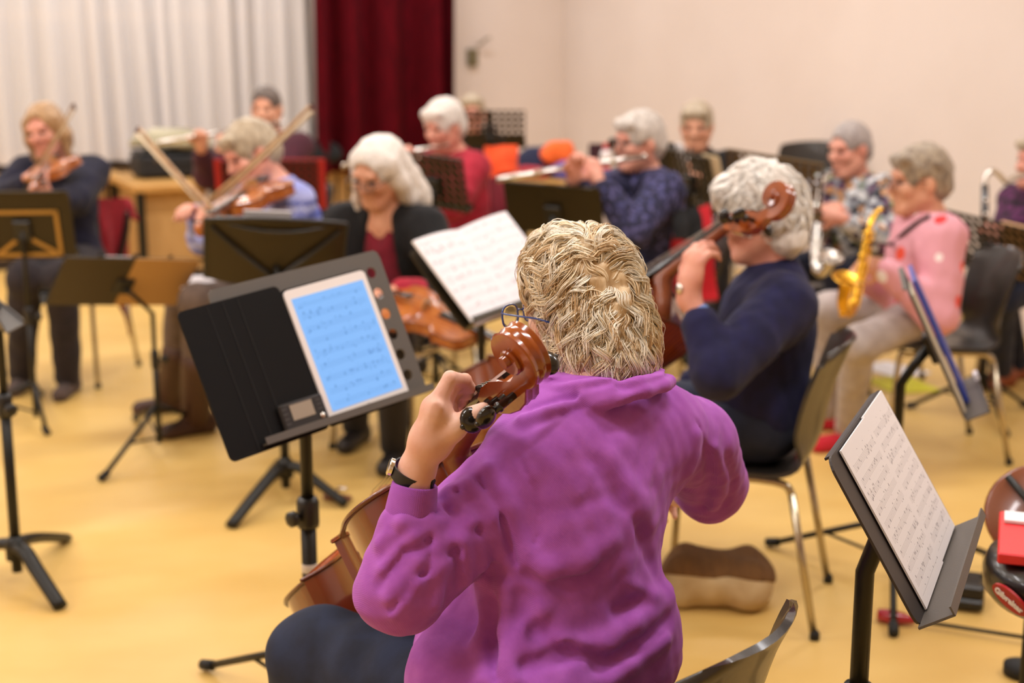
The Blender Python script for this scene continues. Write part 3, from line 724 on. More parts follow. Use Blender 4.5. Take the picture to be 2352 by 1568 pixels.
# ------------------------------------------------------------------ music stands
def holes_plate(w, h, nx, ny, r, th, rows=None):
    """plate in xy with real round holes"""
    mb = MB(); cw, chh = w / nx, h / ny; k = 8
    for i in range(nx):
        for j in range(ny):
            cx, cy = -w / 2 + cw * (i + .5), -h / 2 + chh * (j + .5)
            if rows and not rows(i, j): mb.box((cx, cy, 0), (cw, chh, th)); continue
            sq = []
            for q in range(k):
                a = 2 * math.pi * (q + .5) / k; c, s = math.cos(a), math.sin(a); m = max(abs(c), abs(s)); sq.append((cx + c / m * cw / 2, cy + s / m * chh / 2))
            # put corners exactly
            sq = []
            for a in (0, 45, 90, 135, 180, 225, 270, 315):
                c, s = math.cos(math.radians(a)), math.sin(math.radians(a)); m = max(abs(c), abs(s)); sq.append((cx + c / m * cw / 2, cy + s / m * chh / 2))
            ci = [(cx + r * math.cos(math.radians(a)), cy + r * math.sin(math.radians(a))) for a in range(0, 360, 45)]
            vs = [(x, y, z) for z in (th / 2, -th / 2) for x, y in sq + ci]; fs = []
            for q in range(8):
                q2 = (q + 1) % 8; fs += [(q, q2, 8 + q2, 8 + q), (16 + q2, 16 + q, 24 + q, 24 + q2), (8 + q, 8 + q2, 24 + q2, 24 + q)]
            mb.add(vs, fs)
    return mb

def stand(pos, h, label, hz=1.0, tilt=25, w=.49, d=.34, desk='solid', m=None, base='curved', roll=0, fwd=.0, r=.0125, lip=.055, holes=None, shift=0., legang=0, leglen=.30, group=None, lipm=None, dx=0., deskdir=None, hole_r=.0125, knob=True, legm=None, pm=None, tips=None):
    """music stand. pos = foot on the floor; the desk faces heading h; returns (root, desk frame in world)"""
    m = m or desk_grey; pm = pm or black_metal; root = empty('music_stand', (pos[0], pos[1], 0), h, label, 'music stand', group)
    t = math.radians(tilt); c = V(dx, fwd, hz); ex = V(-1, 0, 0); ey = V(0, -math.sin(t), math.cos(t)); ez = V(0, math.cos(t), math.sin(t))
    if roll: a = math.radians(roll); ex, ey = ex * math.cos(a) + ey * math.sin(a), ey * math.cos(a) - ex * math.sin(a)
    DM = frame(c, ex, ey, ez)
    def put(mb, nm, mm, smooth=False, auto=None, parent=root):
        mb.v = [tuple(DM @ Vector(p)) for p in mb.v]; return mb.build(nm, mm, parent, smooth, auto=auto)
    th = .004
    if desk == 'solid':
        mb = MB()
        if holes:
            # rounded plate with a column of round holes down each side: centre panel + two perforated strips
            o = smooth_rect(w, d, .03); sw = .062
            mb.box((0, 0, 0), (w - 2 * sw, d, th))
            for sg in (-1, 1):
                q = holes_plate(sw - .012, d - .05, 1, 6, .0135, th); mb.add([(x + sg * (w / 2 - sw / 2 - .006), y, z) for x, y, z in q.v], q.f)
                mb.box((sg * (w / 2 - sw / 2 - .006), d / 2 - .0125, 0), (sw - .012, .025, th)); mb.box((sg * (w / 2 - sw / 2 - .006), -d / 2 + .0125, 0), (sw - .012, .025, th))
                mb.prism([(sg * (w / 2 - .012), -d / 2), (sg * w / 2, -d / 2), (sg * w / 2, d / 2 - .02), (sg * (w / 2 - .003), d / 2 - .007), (sg * (w / 2 - .012), d / 2)][::sg], -th / 2, th / 2)
        else: mb.prism(smooth_rect(w, d, .025), -th / 2, th / 2)
        dk = put(mb, 'desk', m)
        put(MB().box((0, d / 2 - .002, -.006), (w - .06, .004, .012)), 'top_rim', m, parent=dk)
    elif desk == 'perf':
        put(holes_plate(w, d, max(4, int(w / .036)), max(3, int(d / .036)), hole_r, th, rows=holes), 'desk', m)
        for sg in (-1, 1): put(MB().box((sg * w / 2, 0, 0), (.008, d, .012)), 'side_rim', m)
        put(MB().box((0, d / 2, 0), (w + .008, .010, .012)), 'top_rim', m)
    elif desk == 'split':   # two perforated leaves with a solid centre bar
        for sg in (-1, 1):
            q = holes_plate(w * .46, d, 5, 6, .0135, th, rows=holes); q.v = [(x + sg * w * .26, y, z) for x, y, z in q.v]; put(q, 'desk_leaf', m)
        put(MB().box((0, 0, 0), (w * .07, d, .012)), 'centre_bar', m)
    elif desk == 'wire':   # open folding desk: frame of flat bars
        for sg in (-1, 1):
            put(MB().box((sg * w * .25, 0, 0), (.014, d, .003)), 'slat', m); put(MB().box((sg * w * .47, -.02, 0), (.014, d * .8, .003)), 'slat', m)
            put(MB().tube([(0, -d * .45, -.004), (sg * w * .47, d * .3, -.004)], .005, 6), 'brace', m)
        put(MB().box((0, d * .42, 0), (w, .016, .003)), 'top_bar', m); put(MB().box((0, -.02, 0), (w * .94, .014, .003)), 'mid_bar', m)
        put(MB().box((0, 0, 0), (.02, d, .006)), 'spine', m)
    elif desk == 'ribbed':  # lidded desk seen from behind: curved sheet with stiffening ribs
        G = [[(x * w / 2, y * d / 2 + (.045 * (1 - x * x) if y > .9 else 0), -.045 * (1 - x * x)) for x in np.linspace(-1, 1, 15)] for y in np.linspace(-1, 1, 9)]
        mb = MB(); mb.grid(np.array(G), .004); dk = put(mb, 'desk', m, True, 50)
        for sg in (-1, 1):
            put(MB().tube([(0, -d * .3, -.062), (sg * w * .25, d * .1, -.050), (sg * w * .46, d * .42, -.016)], .008, 6), 'rib', black_plastic)
            put(MB().tube([(sg * w * .5, -d * .5, 0), (sg * w * .5, d * .5, 0)], .007, 6), 'side_rim', black_plastic)
        put(MB().tube([(x * w / 2, d / 2 + .045 * (1 - x * x), -.045 * (1 - x * x)) for x in np.linspace(-1, 1, 15)], .008, 8), 'top_rim', black_plastic)
        put(MB().tube([(x * w * .42, d / 2 + .0 , -.054 * (1 - x * x)-.004) for x in np.linspace(-1, 1, 9)], .006, 6), 'rib', black_plastic)
    if lip:
        put(MB().box((0, -d / 2, lip / 2), (w, .004, lip)), 'ledge', lipm or m)
        put(MB().box((0, -d / 2 + .006, lip), (w, .016, .003)), 'ledge_edge', lipm or m)
    # joint, pole
    j = DM @ Vector((0, -.02, -.02)); top = V(0, 0, 0); jz = float(j[2]) - .03
    put(MB().box((0, -.02, -.014), (.07, .09, .02), bev=.005), 'tilt_bracket', black_plastic)
    MB().tube([(0, 0, .05), (0, 0, min(.62, jz * .62))], r * 1.25, 14).build('outer_pole', pm, root)
    MB().tube([(0, 0, min(.5, jz * .5)), (0, 0, jz - .08), (float(j[0]) * .5, float(j[1]) * .5, jz - .02), (float(j[0]), float(j[1]), float(j[2]))], r, 12).build('inner_pole', pm, root)
    if knob:
        kz = min(.62, jz * .62); MB().lathe([(r * 1.7, 0), (r * 1.8, .01), (r * 1.8, .06), (r * 1.5, .07)], (0, 0, kz - .05), (0, 0, 1), 14).build('clamp_collar', black_plastic, root)
        mb = MB(); mb.tube([(r, 0, kz - .02), (r + .03, .008, kz - .02)], .006, 8); mb.lathe([(.012, 0), (.019, .004), (.019, .016), (.012, .02)], (r + .022, .006, kz - .02), (1, .25, 0), 8); mb.build('knob', black_plastic, root)
    for k in range(3):
        a = math.radians(legang + 120 * k); dr = V(math.sin(a), math.cos(a), 0)
        if tips:
            q_ = Matrix.Rotation(math.radians(h), 3, 'Z') @ Vector((tips[k][0] - pos[0], tips[k][1] - pos[1], 0)); leglen = q_.length; dr = nrm(V(*q_))
        if base == 'curved':
            mb = MB(); pts = catmull([V(0, 0, .13), dr * .06 + V(0, 0, .125), dr * leglen * .5 + V(0, 0, .085), dr * leglen + V(0, 0, .012)], 5)
            mb.tube(pts, list(np.linspace(.026, .022, len(pts))), 10, flat=.7); mb.build('leg', legm or black_metal, root)
        else:
            MB().tube([V(0, 0, .20), dr * leglen + V(0, 0, .014)], .0095, 8).build('leg', legm or pm, root)
            MB().tube([dr * leglen * .55 + V(0, 0, .1), V(0, 0, .07)], .005, 6).build('leg_strut', legm or pm, root)
            MB().tube([dr * (leglen - .03) + V(0, 0, .026), dr * (leglen + .012) + V(0, 0, .0155)], .0145, 8).build('rubber_foot', rubber, root)
    if base == 'curved': MB().lathe([(.03, .09), (.03, .14), (r * 1.4, .16)], (0, 0, 0), (0, 0, 1), 14).build('hub', black_metal, root)
    return root, root.matrix_basis @ DM if False else (Matrix.Translation((pos[0], pos[1], 0)) @ Matrix.Rotation(-math.radians(h), 4, 'Z') @ DM)

def on_desk(name, DM, x, y, w, hgt, m, label, cat, z=.006, th=.003, roll=0, curve=0, group=None, rnd=.004, uv=True):
    """flat thing lying on a desk: its own frame in the desk plane"""
    M = DM @ Matrix.Translation((x, y, z)) @ Matrix.Rotation(math.radians(roll), 4, 'Z')
    G = [[(a * w / 2, b * hgt / 2, curve * (1 - abs(a)) * -1 + curve * .6 * abs(a) * (1 - abs(a)) * 4) for a in np.linspace(-1, 1, 13)] for b in np.linspace(-1, 1, 3)]
    mb = MB(); mb.grid(np.array(G)[:, ::-1], th); o = mb.build(name, m, None, True, auto=40); o.matrix_world = M
    if uv: uv_plane(o)
    return tag(o, label, cat, group)

# ------------------------------------------------------------------ the room
wall_m = mat('wall_paint', '#e4d7cf', .85, var='#e0d2c9', vscale=1.5, bump=.03, bscale=60)
floor_m = mat('linoleum_floor', '#d3ab5e', .42, var='#ddb96f', vscale=2.6, vstretch=(1, 1.6, 1), bump=.02, bscale=14, spec=.4, vlo=.25, vhi=.75)
ceil_m = mat('ceiling_paint', '#efe9e0', .9)
pine = mat('pine_board', '#c79a58', .5, var='#b98a48', vscale=6, vstretch=(1, 8, 8))
pine2 = mat('pine_panel', '#c09860', .6, var='#b58c54', vscale=8, vstretch=(6, 6, 1))
dark_trim = mat('dark_plinth', '#2a1d15', .6)
ZC = 3.3
CORNER = V(.43, 12.27, 0); WD = nrm(V(1, .5, 0)); RD = nrm(V(.5, -1, 0)); WN = V(WD[1], -WD[0], 0); RN = -V(-RD[1], RD[0], 0)
if RN[0] > 0: RN = -RN
def struct(name, mb, m, smooth=False): o = mb.build(name, m, None, smooth); o['kind'] = 'structure'; return o
def slab(mb, p, d, length, z0, z1, n, t):
    """upright slab from p along d, thickness t to the side opposite n"""
    q = [p, p + d * length, p + d * length - n * t, p - n * t]; vs = [(a[0], a[1], z) for z in (z0, z1) for a in q]
    mb.add(vs, [(0, 1, 5, 4), (1, 2, 6, 5), (2, 3, 7, 6), (3, 0, 4, 7), (4, 5, 6, 7), (3, 2, 1, 0)]); return mb
def onwall(px, off=0.):
    """point on the window wall plane (moved off it by off) under image column px"""
    k = (px - 1176) / F; # X = k * depth; solve along ground using the horizon row
    o = CORNER + WN * off; # point o + s*WD ; X/Y ~ k/cos approx -> use column at wall mid height
    s = 0.
    for z in (1.4,):
        # depth = Y cos p + (H - z) sin p
        cp, sp = math.cos(PITCH), math.sin(PITCH); c1 = (CAM_H - z) * sp
        # o.x + s dx = k((o.y + s dy) cp + c1)
        s = (k * (o[1] * cp + c1) - o[0]) / (WD[0] - k * WD[1] * cp)
    return o + WD * s
RW = 13.5; WL = 10.0
A = CORNER - WD * WL; Bc = CORNER + RD * RW; Cc = A + RD * RW
struct('floor', slab(MB(), A - WD * .2 - RD * .2, WD, WL + .4, -.1, 0, V(0, 0, 0), 0) if False else MB().add([tuple(p) for p in (A[:3], CORNER, Bc, Cc)] + [(p[0], p[1], -.1) for p in (A, CORNER, Bc, Cc)], [(3, 2, 1, 0), (4, 5, 6, 7), (0, 1, 5, 4), (1, 2, 6, 5), (2, 3, 7, 6), (3, 0, 4, 7)]), floor_m)
struct('ceiling', MB().add([(p[0], p[1], ZC) for p in (A, CORNER, Bc, Cc)] + [(p[0], p[1], ZC + .1) for p in (A, CORNER, Bc, Cc)], [(0, 1, 2, 3), (7, 6, 5, 4), (0, 4, 5, 1), (1, 5, 6, 2), (2, 6, 7, 3), (3, 7, 4, 0)]), ceil_m)
struct('wall_right', slab(MB(), CORNER, RD, RW, 0, ZC, RN, .15), wall_m)
struct('wall_back', slab(MB(), Cc, WD, WL, 0, ZC, -WN if WN @ (Cc - A) > 0 else WN, .15), wall_m)
struct('wall_left', slab(MB(), A, RD, RW, 0, ZC, -RN, .15), wall_m)
# window wall: parapet below, pier by the corner, lintel above
sillz = .70
wpier = onwall(1046)
wm = MB(); slab(wm, A, WD, WL, 0, sillz, WN, .15); slab(wm, wpier - WD * 1.0, WD, float(np.linalg.norm(CORNER - wpier)) + 1.0, sillz, ZC, WN, .15); slab(wm, A, WD, WL, 2.95, ZC, WN, .15)
struct('wall_front', wm, wall_m)
glass_m = mat('night_glass', '#0c1016', .05, spec=.8); frame_m = mat('window_frame_wood', '#c9a878', .5)
wl0 = A; span = float(np.linalg.norm(wpier - A)) - 1.0
posts = [onwall(x, -.02) for x in (-560, -200, 208, 512)]
for i in range(len(posts)):
    p0 = posts[i]; p1 = posts[i + 1] if i + 1 < len(posts) else wpier - WD * 1.0
    L_ = float(np.linalg.norm(p1 - p0)); mb = MB(); slab(mb, p0 - WD * .05, WD, .10, sillz, 2.95, WN, .12); slab(mb, p0, WD, L_, sillz, sillz + .07, WN, .1); slab(mb, p0, WD, L_, 2.85, 2.95, WN, .1); slab(mb, p0, WD, L_, 1.72, 1.78, WN, .08)
    o = mb.build('window_%d' % (i + 1), frame_m, None, False); o['kind'] = 'structure'
    g = MB(); slab(g, p0 - WN * .05, WD, L_, sillz + .03, 2.93, WN, .012); g.build('pane', glass_m, o, False)
struct('trim_1', slab(MB(), A + WN * .16, WD, float(np.linalg.norm(wpier - A)) - .05, sillz - .03, sillz + .01, WN, .17), dark_trim)

# ceiling lamps
lamp_body = mat('lamp_housing', '#e8e6e2', .5); lamp_glow = mat('lamp_diffuser', '#fff4e4', .5, emit='#fff1de', estr=3)
for i in range(4):
    for j in range(4):
        c = A + WD * (1.6 + 2.25 * i) + RD * (1.3 + 2.55 * j); an = math.atan2(WD[1], WD[0])
        r = bpy.data.objects.new('ceiling_lamp', None); COL.objects.link(r); r.location = (c[0], c[1], ZC); r.rotation_euler = (0, 0, an)
        tag(r, 'long white ceiling lamp, row %s from the windows, place %s from the left wall' % (('one', 'two', 'three', 'four')[j], ('one', 'two', 'three', 'four')[i]), 'lamp', 'ceiling lamps')
        MB().box((0, 0, -.03), (1.3, .34, .06), bev=.01).build('housing', lamp_body, r, False); MB().box((0, 0, -.064), (1.22, .28, .008)).build('diffuser', lamp_glow, r, False)
        ld = bpy.data.lights.new('lamp_light', 'AREA'); ld.shape = 'RECTANGLE'; ld.size = 1.2; ld.size_y = .28; ld.energy = LAMP_POWER; ld.color = LAMP_COLOR
        lo = bpy.data.objects.new('lamp_light', ld); COL.objects.link(lo); lo.parent = r; lo.location = (0, 0, -.075)

# curtains
def sheer_mat():
    m = mat('sheer_curtain', '#f6f2f2', .9); nt = m.node_tree; N = nt.nodes; L = nt.links; b = N['Principled BSDF']
    tr = N.new('ShaderNodeBsdfTransparent'); tl = N.new('ShaderNodeBsdfTranslucent'); tl.inputs[0].default_value = hexc('#f4f0f0')
    m1 = N.new('ShaderNodeMixShader'); m1.inputs[0].default_value = .25; m2 = N.new('ShaderNodeMixShader'); m2.inputs[0].default_value = .14
    L.new(b.outputs[0], m1.inputs[1]); L.new(tl.outputs[0], m1.inputs[2]); L.new(m1.outputs[0], m2.inputs[1]); L.new(tr.outputs[0], m2.inputs[2])
    L.new(m2.outputs[0], N['Material Output'].inputs[0]); return m
def curtain(name, px0, px1, off, z0, z1, m, label, fold, amp, seed, flare=0., n_per=9):
    p0 = onwall(px0, off); p1 = onwall(px1, off); L_ = float(np.linalg.norm(p1 - p0)); d = (p1 - p0) / L_; r = np.random.RandomState(seed)
    ph = [0.]; k = int(L_ / fold)
    w = r.uniform(.6, 1.5, k); w = np.cumsum(w) / w.sum(); nx = k * n_per; u = np.linspace(0, 1, nx)
    phase = np.interp(u, np.concatenate([[0], w]), np.arange(k + 1)); am = np.interp(u, np.linspace(0, 1, k), r.uniform(.6, 1.25, k)); sw = np.interp(u, np.linspace(0, 1, k), r.uniform(-1, 1, k))
    G = []
    for z in np.linspace(z0, z1, 9):
        t = (z - z0) / (z1 - z0); a = amp * (1 + .35 * (1 - t)) * am
        c = p0 + d * (u * (L_ + flare * (1 - t) ** .6) + sw * .03 * (1 - t) * (u < .97))[:, None] + WN * (a * np.sin(phase * 2 * math.pi + .5 * t))[:, None]
        c[:, 2] = z; G.append(c)
    o = empty(name, (p0 + p1) / 2, 0, label, 'curtain'); org = (p0 + p1) / 2
    mb = MB(); mb.grid(np.array(G) - V(org[0], org[1], 0)); mb.build('fabric', m, o)
    g = MB(); g.tube([V(*(p0 - org)[:2], z1 + .02), V(*(p1 - org)[:2], z1 + .02)], .015, 8); g.build('rail', mat('rail_white', '#d8d4cc', .5), o)
    return o
sheer = sheer_mat(); red_velvet = mat('red_velvet', '#560511', .95, spec=.1, var='#45040d', vscale=30, vstretch=(1, 1, .2))
curtain('sheer_curtain', -330, 352, .26, sillz + .02, 2.9, sheer, 'white sheer curtain at the far left behind the blond violinist', .17, .042, 4, flare=.10)
curtain('sheer_curtain', 362, 728, .26, sillz + .02, 2.9, sheer, 'white sheer curtain between the dark gap and the red drape', .15, .042, 9)
curtain('stage_drape', 724, 1041, .40, .58, 3.1, red_velvet, 'dark red velvet drape hanging in deep folds', .24, .11, 21, n_per=12)
# radiator bench under the windows: pine top on slatted front
def bench(px0, px1, depth, ztop, label, zb=.08, slats=True, h=0):
    p0 = onwall(px0, depth); p1 = onwall(px1, depth); L_ = float(np.linalg.norm(p1 - p0)); c = (p0 + p1) / 2 - WN * depth / 2
    root = empty('radiator_bench', (c[0], c[1], 0), -math.degrees(math.atan2(WD[1], WD[0])), label, 'bench')
    MB().box((0, 0, ztop - .02), (L_, depth - .17 if False else depth, .045), bev=.006).build('top', pine, root, False)
    MB().box((0, -depth / 2 + .12, zb / 2), (L_ - .04, .04, zb)).build('plinth', dark_trim, root, False)
    if slats:
        n = max(4, int(L_ / .085))
        me = None
        for k in range(n):
            x = -L_ / 2 + L_ * (k + .5) / n
            if me is None:
                o = MB().box((0, 0, 0), (.058, .02, ztop - .045 - zb)).build('slat', pine2, root, False); me = o.data
            else: o = link('slat', me, None, root, False)
            o.location = (x, -depth / 2 + .09, (ztop - .04 + zb) / 2)
    MB().box((0, -depth / 2 + .16, (ztop + zb) / 2 - .03), (L_ - .02, .02, ztop - zb - .06)).build('backing', mat('bench_back', '#6f5330', .8), root, False)
    for sx in (-1, 1): MB().box((sx * (L_ / 2 - .03), -depth / 2 + .09, ztop / 2), (.05, .05, ztop - .04)).build('post', pine2, root, False)
    return root
bench(-330, 262, .50, .655, 'pine bench with slatted front under the left window')
bench(700, 1040, .30, .66, 'pine bench with slatted front below the red drape')
# counter standing out from the window wall
def counter():
    q0, q1 = onwall(225, .53), onwall(420, .53); L_ = float(np.linalg.norm(q1 - q0)); dep = .95; c = (q0 + q1) / 2 + WN * (dep / 2)
    root = empty('low_counter', (c[0], c[1], 0), -math.degrees(math.atan2(WD[1], WD[0])), 'pine counter with plain panel front holding the black case', 'counter')
    MB().box((0, 0, .635), (L_, dep, .05), bev=.008).build('top', pine, root, False)
    MB().box((0, .05, .335), (L_ - .16, dep - .2, .55)).build('body', pine2, root, False)
    MB().box((0, .05, .03), (L_ - .12, dep - .16, .06)).build('plinth', dark_trim, root, False)
    for sx in (-1, 1):
        for sy in (-1, 1): MB().box((sx * (L_ / 2 - .05), sy * (dep / 2 - .05), .305), (.05, .05, .61)).build('leg', black_metal, root, False)
    return root, c
CNT, cnt_c = counter()
# ------------------------------------------------------------------ the cellist in front
lens_glass = mat('lens_glass', '#eef2f4', .02); lens_glass.node_tree.nodes['Principled BSDF'].inputs['Transmission Weight'].default_value = 1; lens_glass.node_tree.nodes['Principled BSDF'].inputs['IOR'].default_value = 1.02
def knit(name, c, v):
    m = mat(name, c, .95, var=v, vscale=30, sheen=.08); nt = m.node_tree; N = nt.nodes; L = nt.links
    tc = N.new('ShaderNodeTexCoord'); w = N.new('ShaderNodeTexWave'); w.inputs['Scale'].default_value = 190; w.bands_direction = 'DIAGONAL'; w.inputs['Distortion'].default_value = 1
    n = N.new('ShaderNodeTexNoise'); n.inputs['Scale'].default_value = 900
    L.new(tc.outputs['Object'], w.inputs['Vector']); L.new(tc.outputs['Object'], n.inputs['Vector'])
    ad = N.new('ShaderNodeMath'); L.new(w.outputs['Fac'], ad.inputs[0]); L.new(n.outputs['Fac'], ad.inputs[1])
    b = N.new('ShaderNodeBump'); b.inputs['Strength'].default_value = .22; b.inputs['Distance'].default_value = .0012; L.new(ad.outputs[0], b.inputs['Height']); L.new(b.outputs[0], N['Principled BSDF'].inputs['Normal']); return m
purple = knit('purple_knit', '#ae5bbd', '#a351b2'); purple_rib = mat('purple_rib', '#9f46a8', .95, sheen=.3)
denim = mat('dark_denim', '#141b2e', .9, var='#1d2740', vscale=18, bump=.15, bscale=500)
blond = hair_mat('blond_hair', '#e2c8a0', '#c2a176')
def seg_d(P, a, b):
    ba = b - a; h = np.clip(((P - a) @ ba) / (ba @ ba + 1e-9), 0, 1); return np.linalg.norm(P - a - h[:, None] * ba, axis=1), h

P1 = {}
def front_cellist():
    head = at(1336, 716, 2.345); nb = at(1368, 892, 2.255); pel = V(.055, 2.10, .55)
    SL, SR = at(1200, 1085, 2.17), at(1592, 1015, 2.40)
    eL, wL = at(918, 1350, 2.03), at(958, 1078, 2.045); eR, wR = at(1632, 1112, 2.52), at(1560, 1130, 2.74)
    kL = at(700, 1458, 2.46); kL[2] = .50
    kR = V(-.14, 2.72, .5)
    S14 = {}
    def extra_body(B):
        pass
    def extra_top(T):
        up = V(0, 0, 1)
        # hem hanging over the left hip, shoulder caps, cowl collar
        T.chain([at(1200, 1340, 2.24), at(1075, 1470, 2.20), at(1045, 1560, 2.10), at(1050, 1680, 2.04)], [.07, .075, .07, .07], .05)
        T.e(at(1330, 1470, 2.17), np.eye(3), (.17, .12, .16), .06)
        T.c(at(1290, 1000, 2.24), at(1500, 985, 2.32), .085, .08, .08)
        for q, (dz, rad, th_) in enumerate(((.002, .098, .012), (.024, .089, .011), (-.020, .110, .0125), (.046, .080, .010))):
            ring = []
            for a in np.linspace(0, 2 * math.pi, 15):
                ring.append(nb + V(math.cos(a) * rad * 1.08, math.sin(a) * rad * .9, dz + .004 + .032 * math.cos(a + .3) + .005 * math.sin(2 * a + q * 2)))
            T.chain(ring, [th_] * 15, .003)
    J = person('person in a purple sweater and jeans playing the cello, seen from behind, blond curls', head, -38, hh=-58, hp=6, sc=1.0, pelvis=pel, neck=nb, sh=(SL, SR),
               LH=(wL, None, None, eL), RH=(wR, nrm(V(-.3, 1, -.2)), V(0, 0, -1), eR), knees=[kL, kR], feet=[V(-.42, 2.55, 0), V(-.2, 2.9, 0)], top=purple, bot=denim, shoe=black_plastic,
               hair=('curly', None), vox=.006, top_vox=.0043, tops=.004, hs=.88, sleeve=.50, cuffr=.047, armk=.022, seed=3, hand_s=1.0, hair_obj=False, legs=False, eyes=False, soft=0.,
               body_extra=left_hand, top_extra=lambda T: (extra_top(T), folds(T)))
    return J
def left_hand(B):
    """hand on the fingerboard: joints placed one by one"""
    w = at(958, 1078, 2.045)
    B.c(w, at(985, 1010, 2.035), .025, .026, .02)
    # palm and back of the hand
    B.chain([at(985, 1010, 2.035), at(1003, 950, 2.03)], [.027, .023], .02); B.chain([at(1003, 1000, 2.05), at(1022, 955, 2.075)], [.024, .020], .02); B.c(at(1000, 935, 2.03), at(1025, 950, 2.09), .017, .015, .02)
    # index, middle, ring, little: knuckle, middle joint, end joint, tip
    B.chain([at(1004, 925, 2.025), at(1034, 868, 2.035), at(1068, 872, 2.075), at(1084, 893, 2.10)], [.0145, .0108, .0095, .008], .006)
    B.chain([at(1016, 932, 2.05), at(1044, 884, 2.07), at(1072, 890, 2.11), at(1082, 908, 2.13)], [.0135, .0105, .0092, .008], .006)
    B.chain([at(1024, 942, 2.07), at(1046, 902, 2.10), at(1068, 906, 2.14), at(1074, 922, 2.155)], [.0125, .010, .0088, .0075], .006)
    B.chain([at(1026, 954, 2.09), at(1040, 924, 2.125), at(1056, 928, 2.16), at(1060, 940, 2.17)], [.011, .0085, .0075, .0065], .006)
    # thumb leaves the side of the palm and lies along the back of the neck
    B.chain([at(1000, 1018, 2.035), at(1042, 985, 2.025), at(1082, 956, 2.02), at(1110, 938, 2.03)], [.024, .0165, .0125, .0105], .012)
    for a, b in (((1000, 925), (975, 985)), ((1012, 935), (990, 990))): B.c(at(*a, 2.008), at(*b, 2.012), .004, .003, .01)

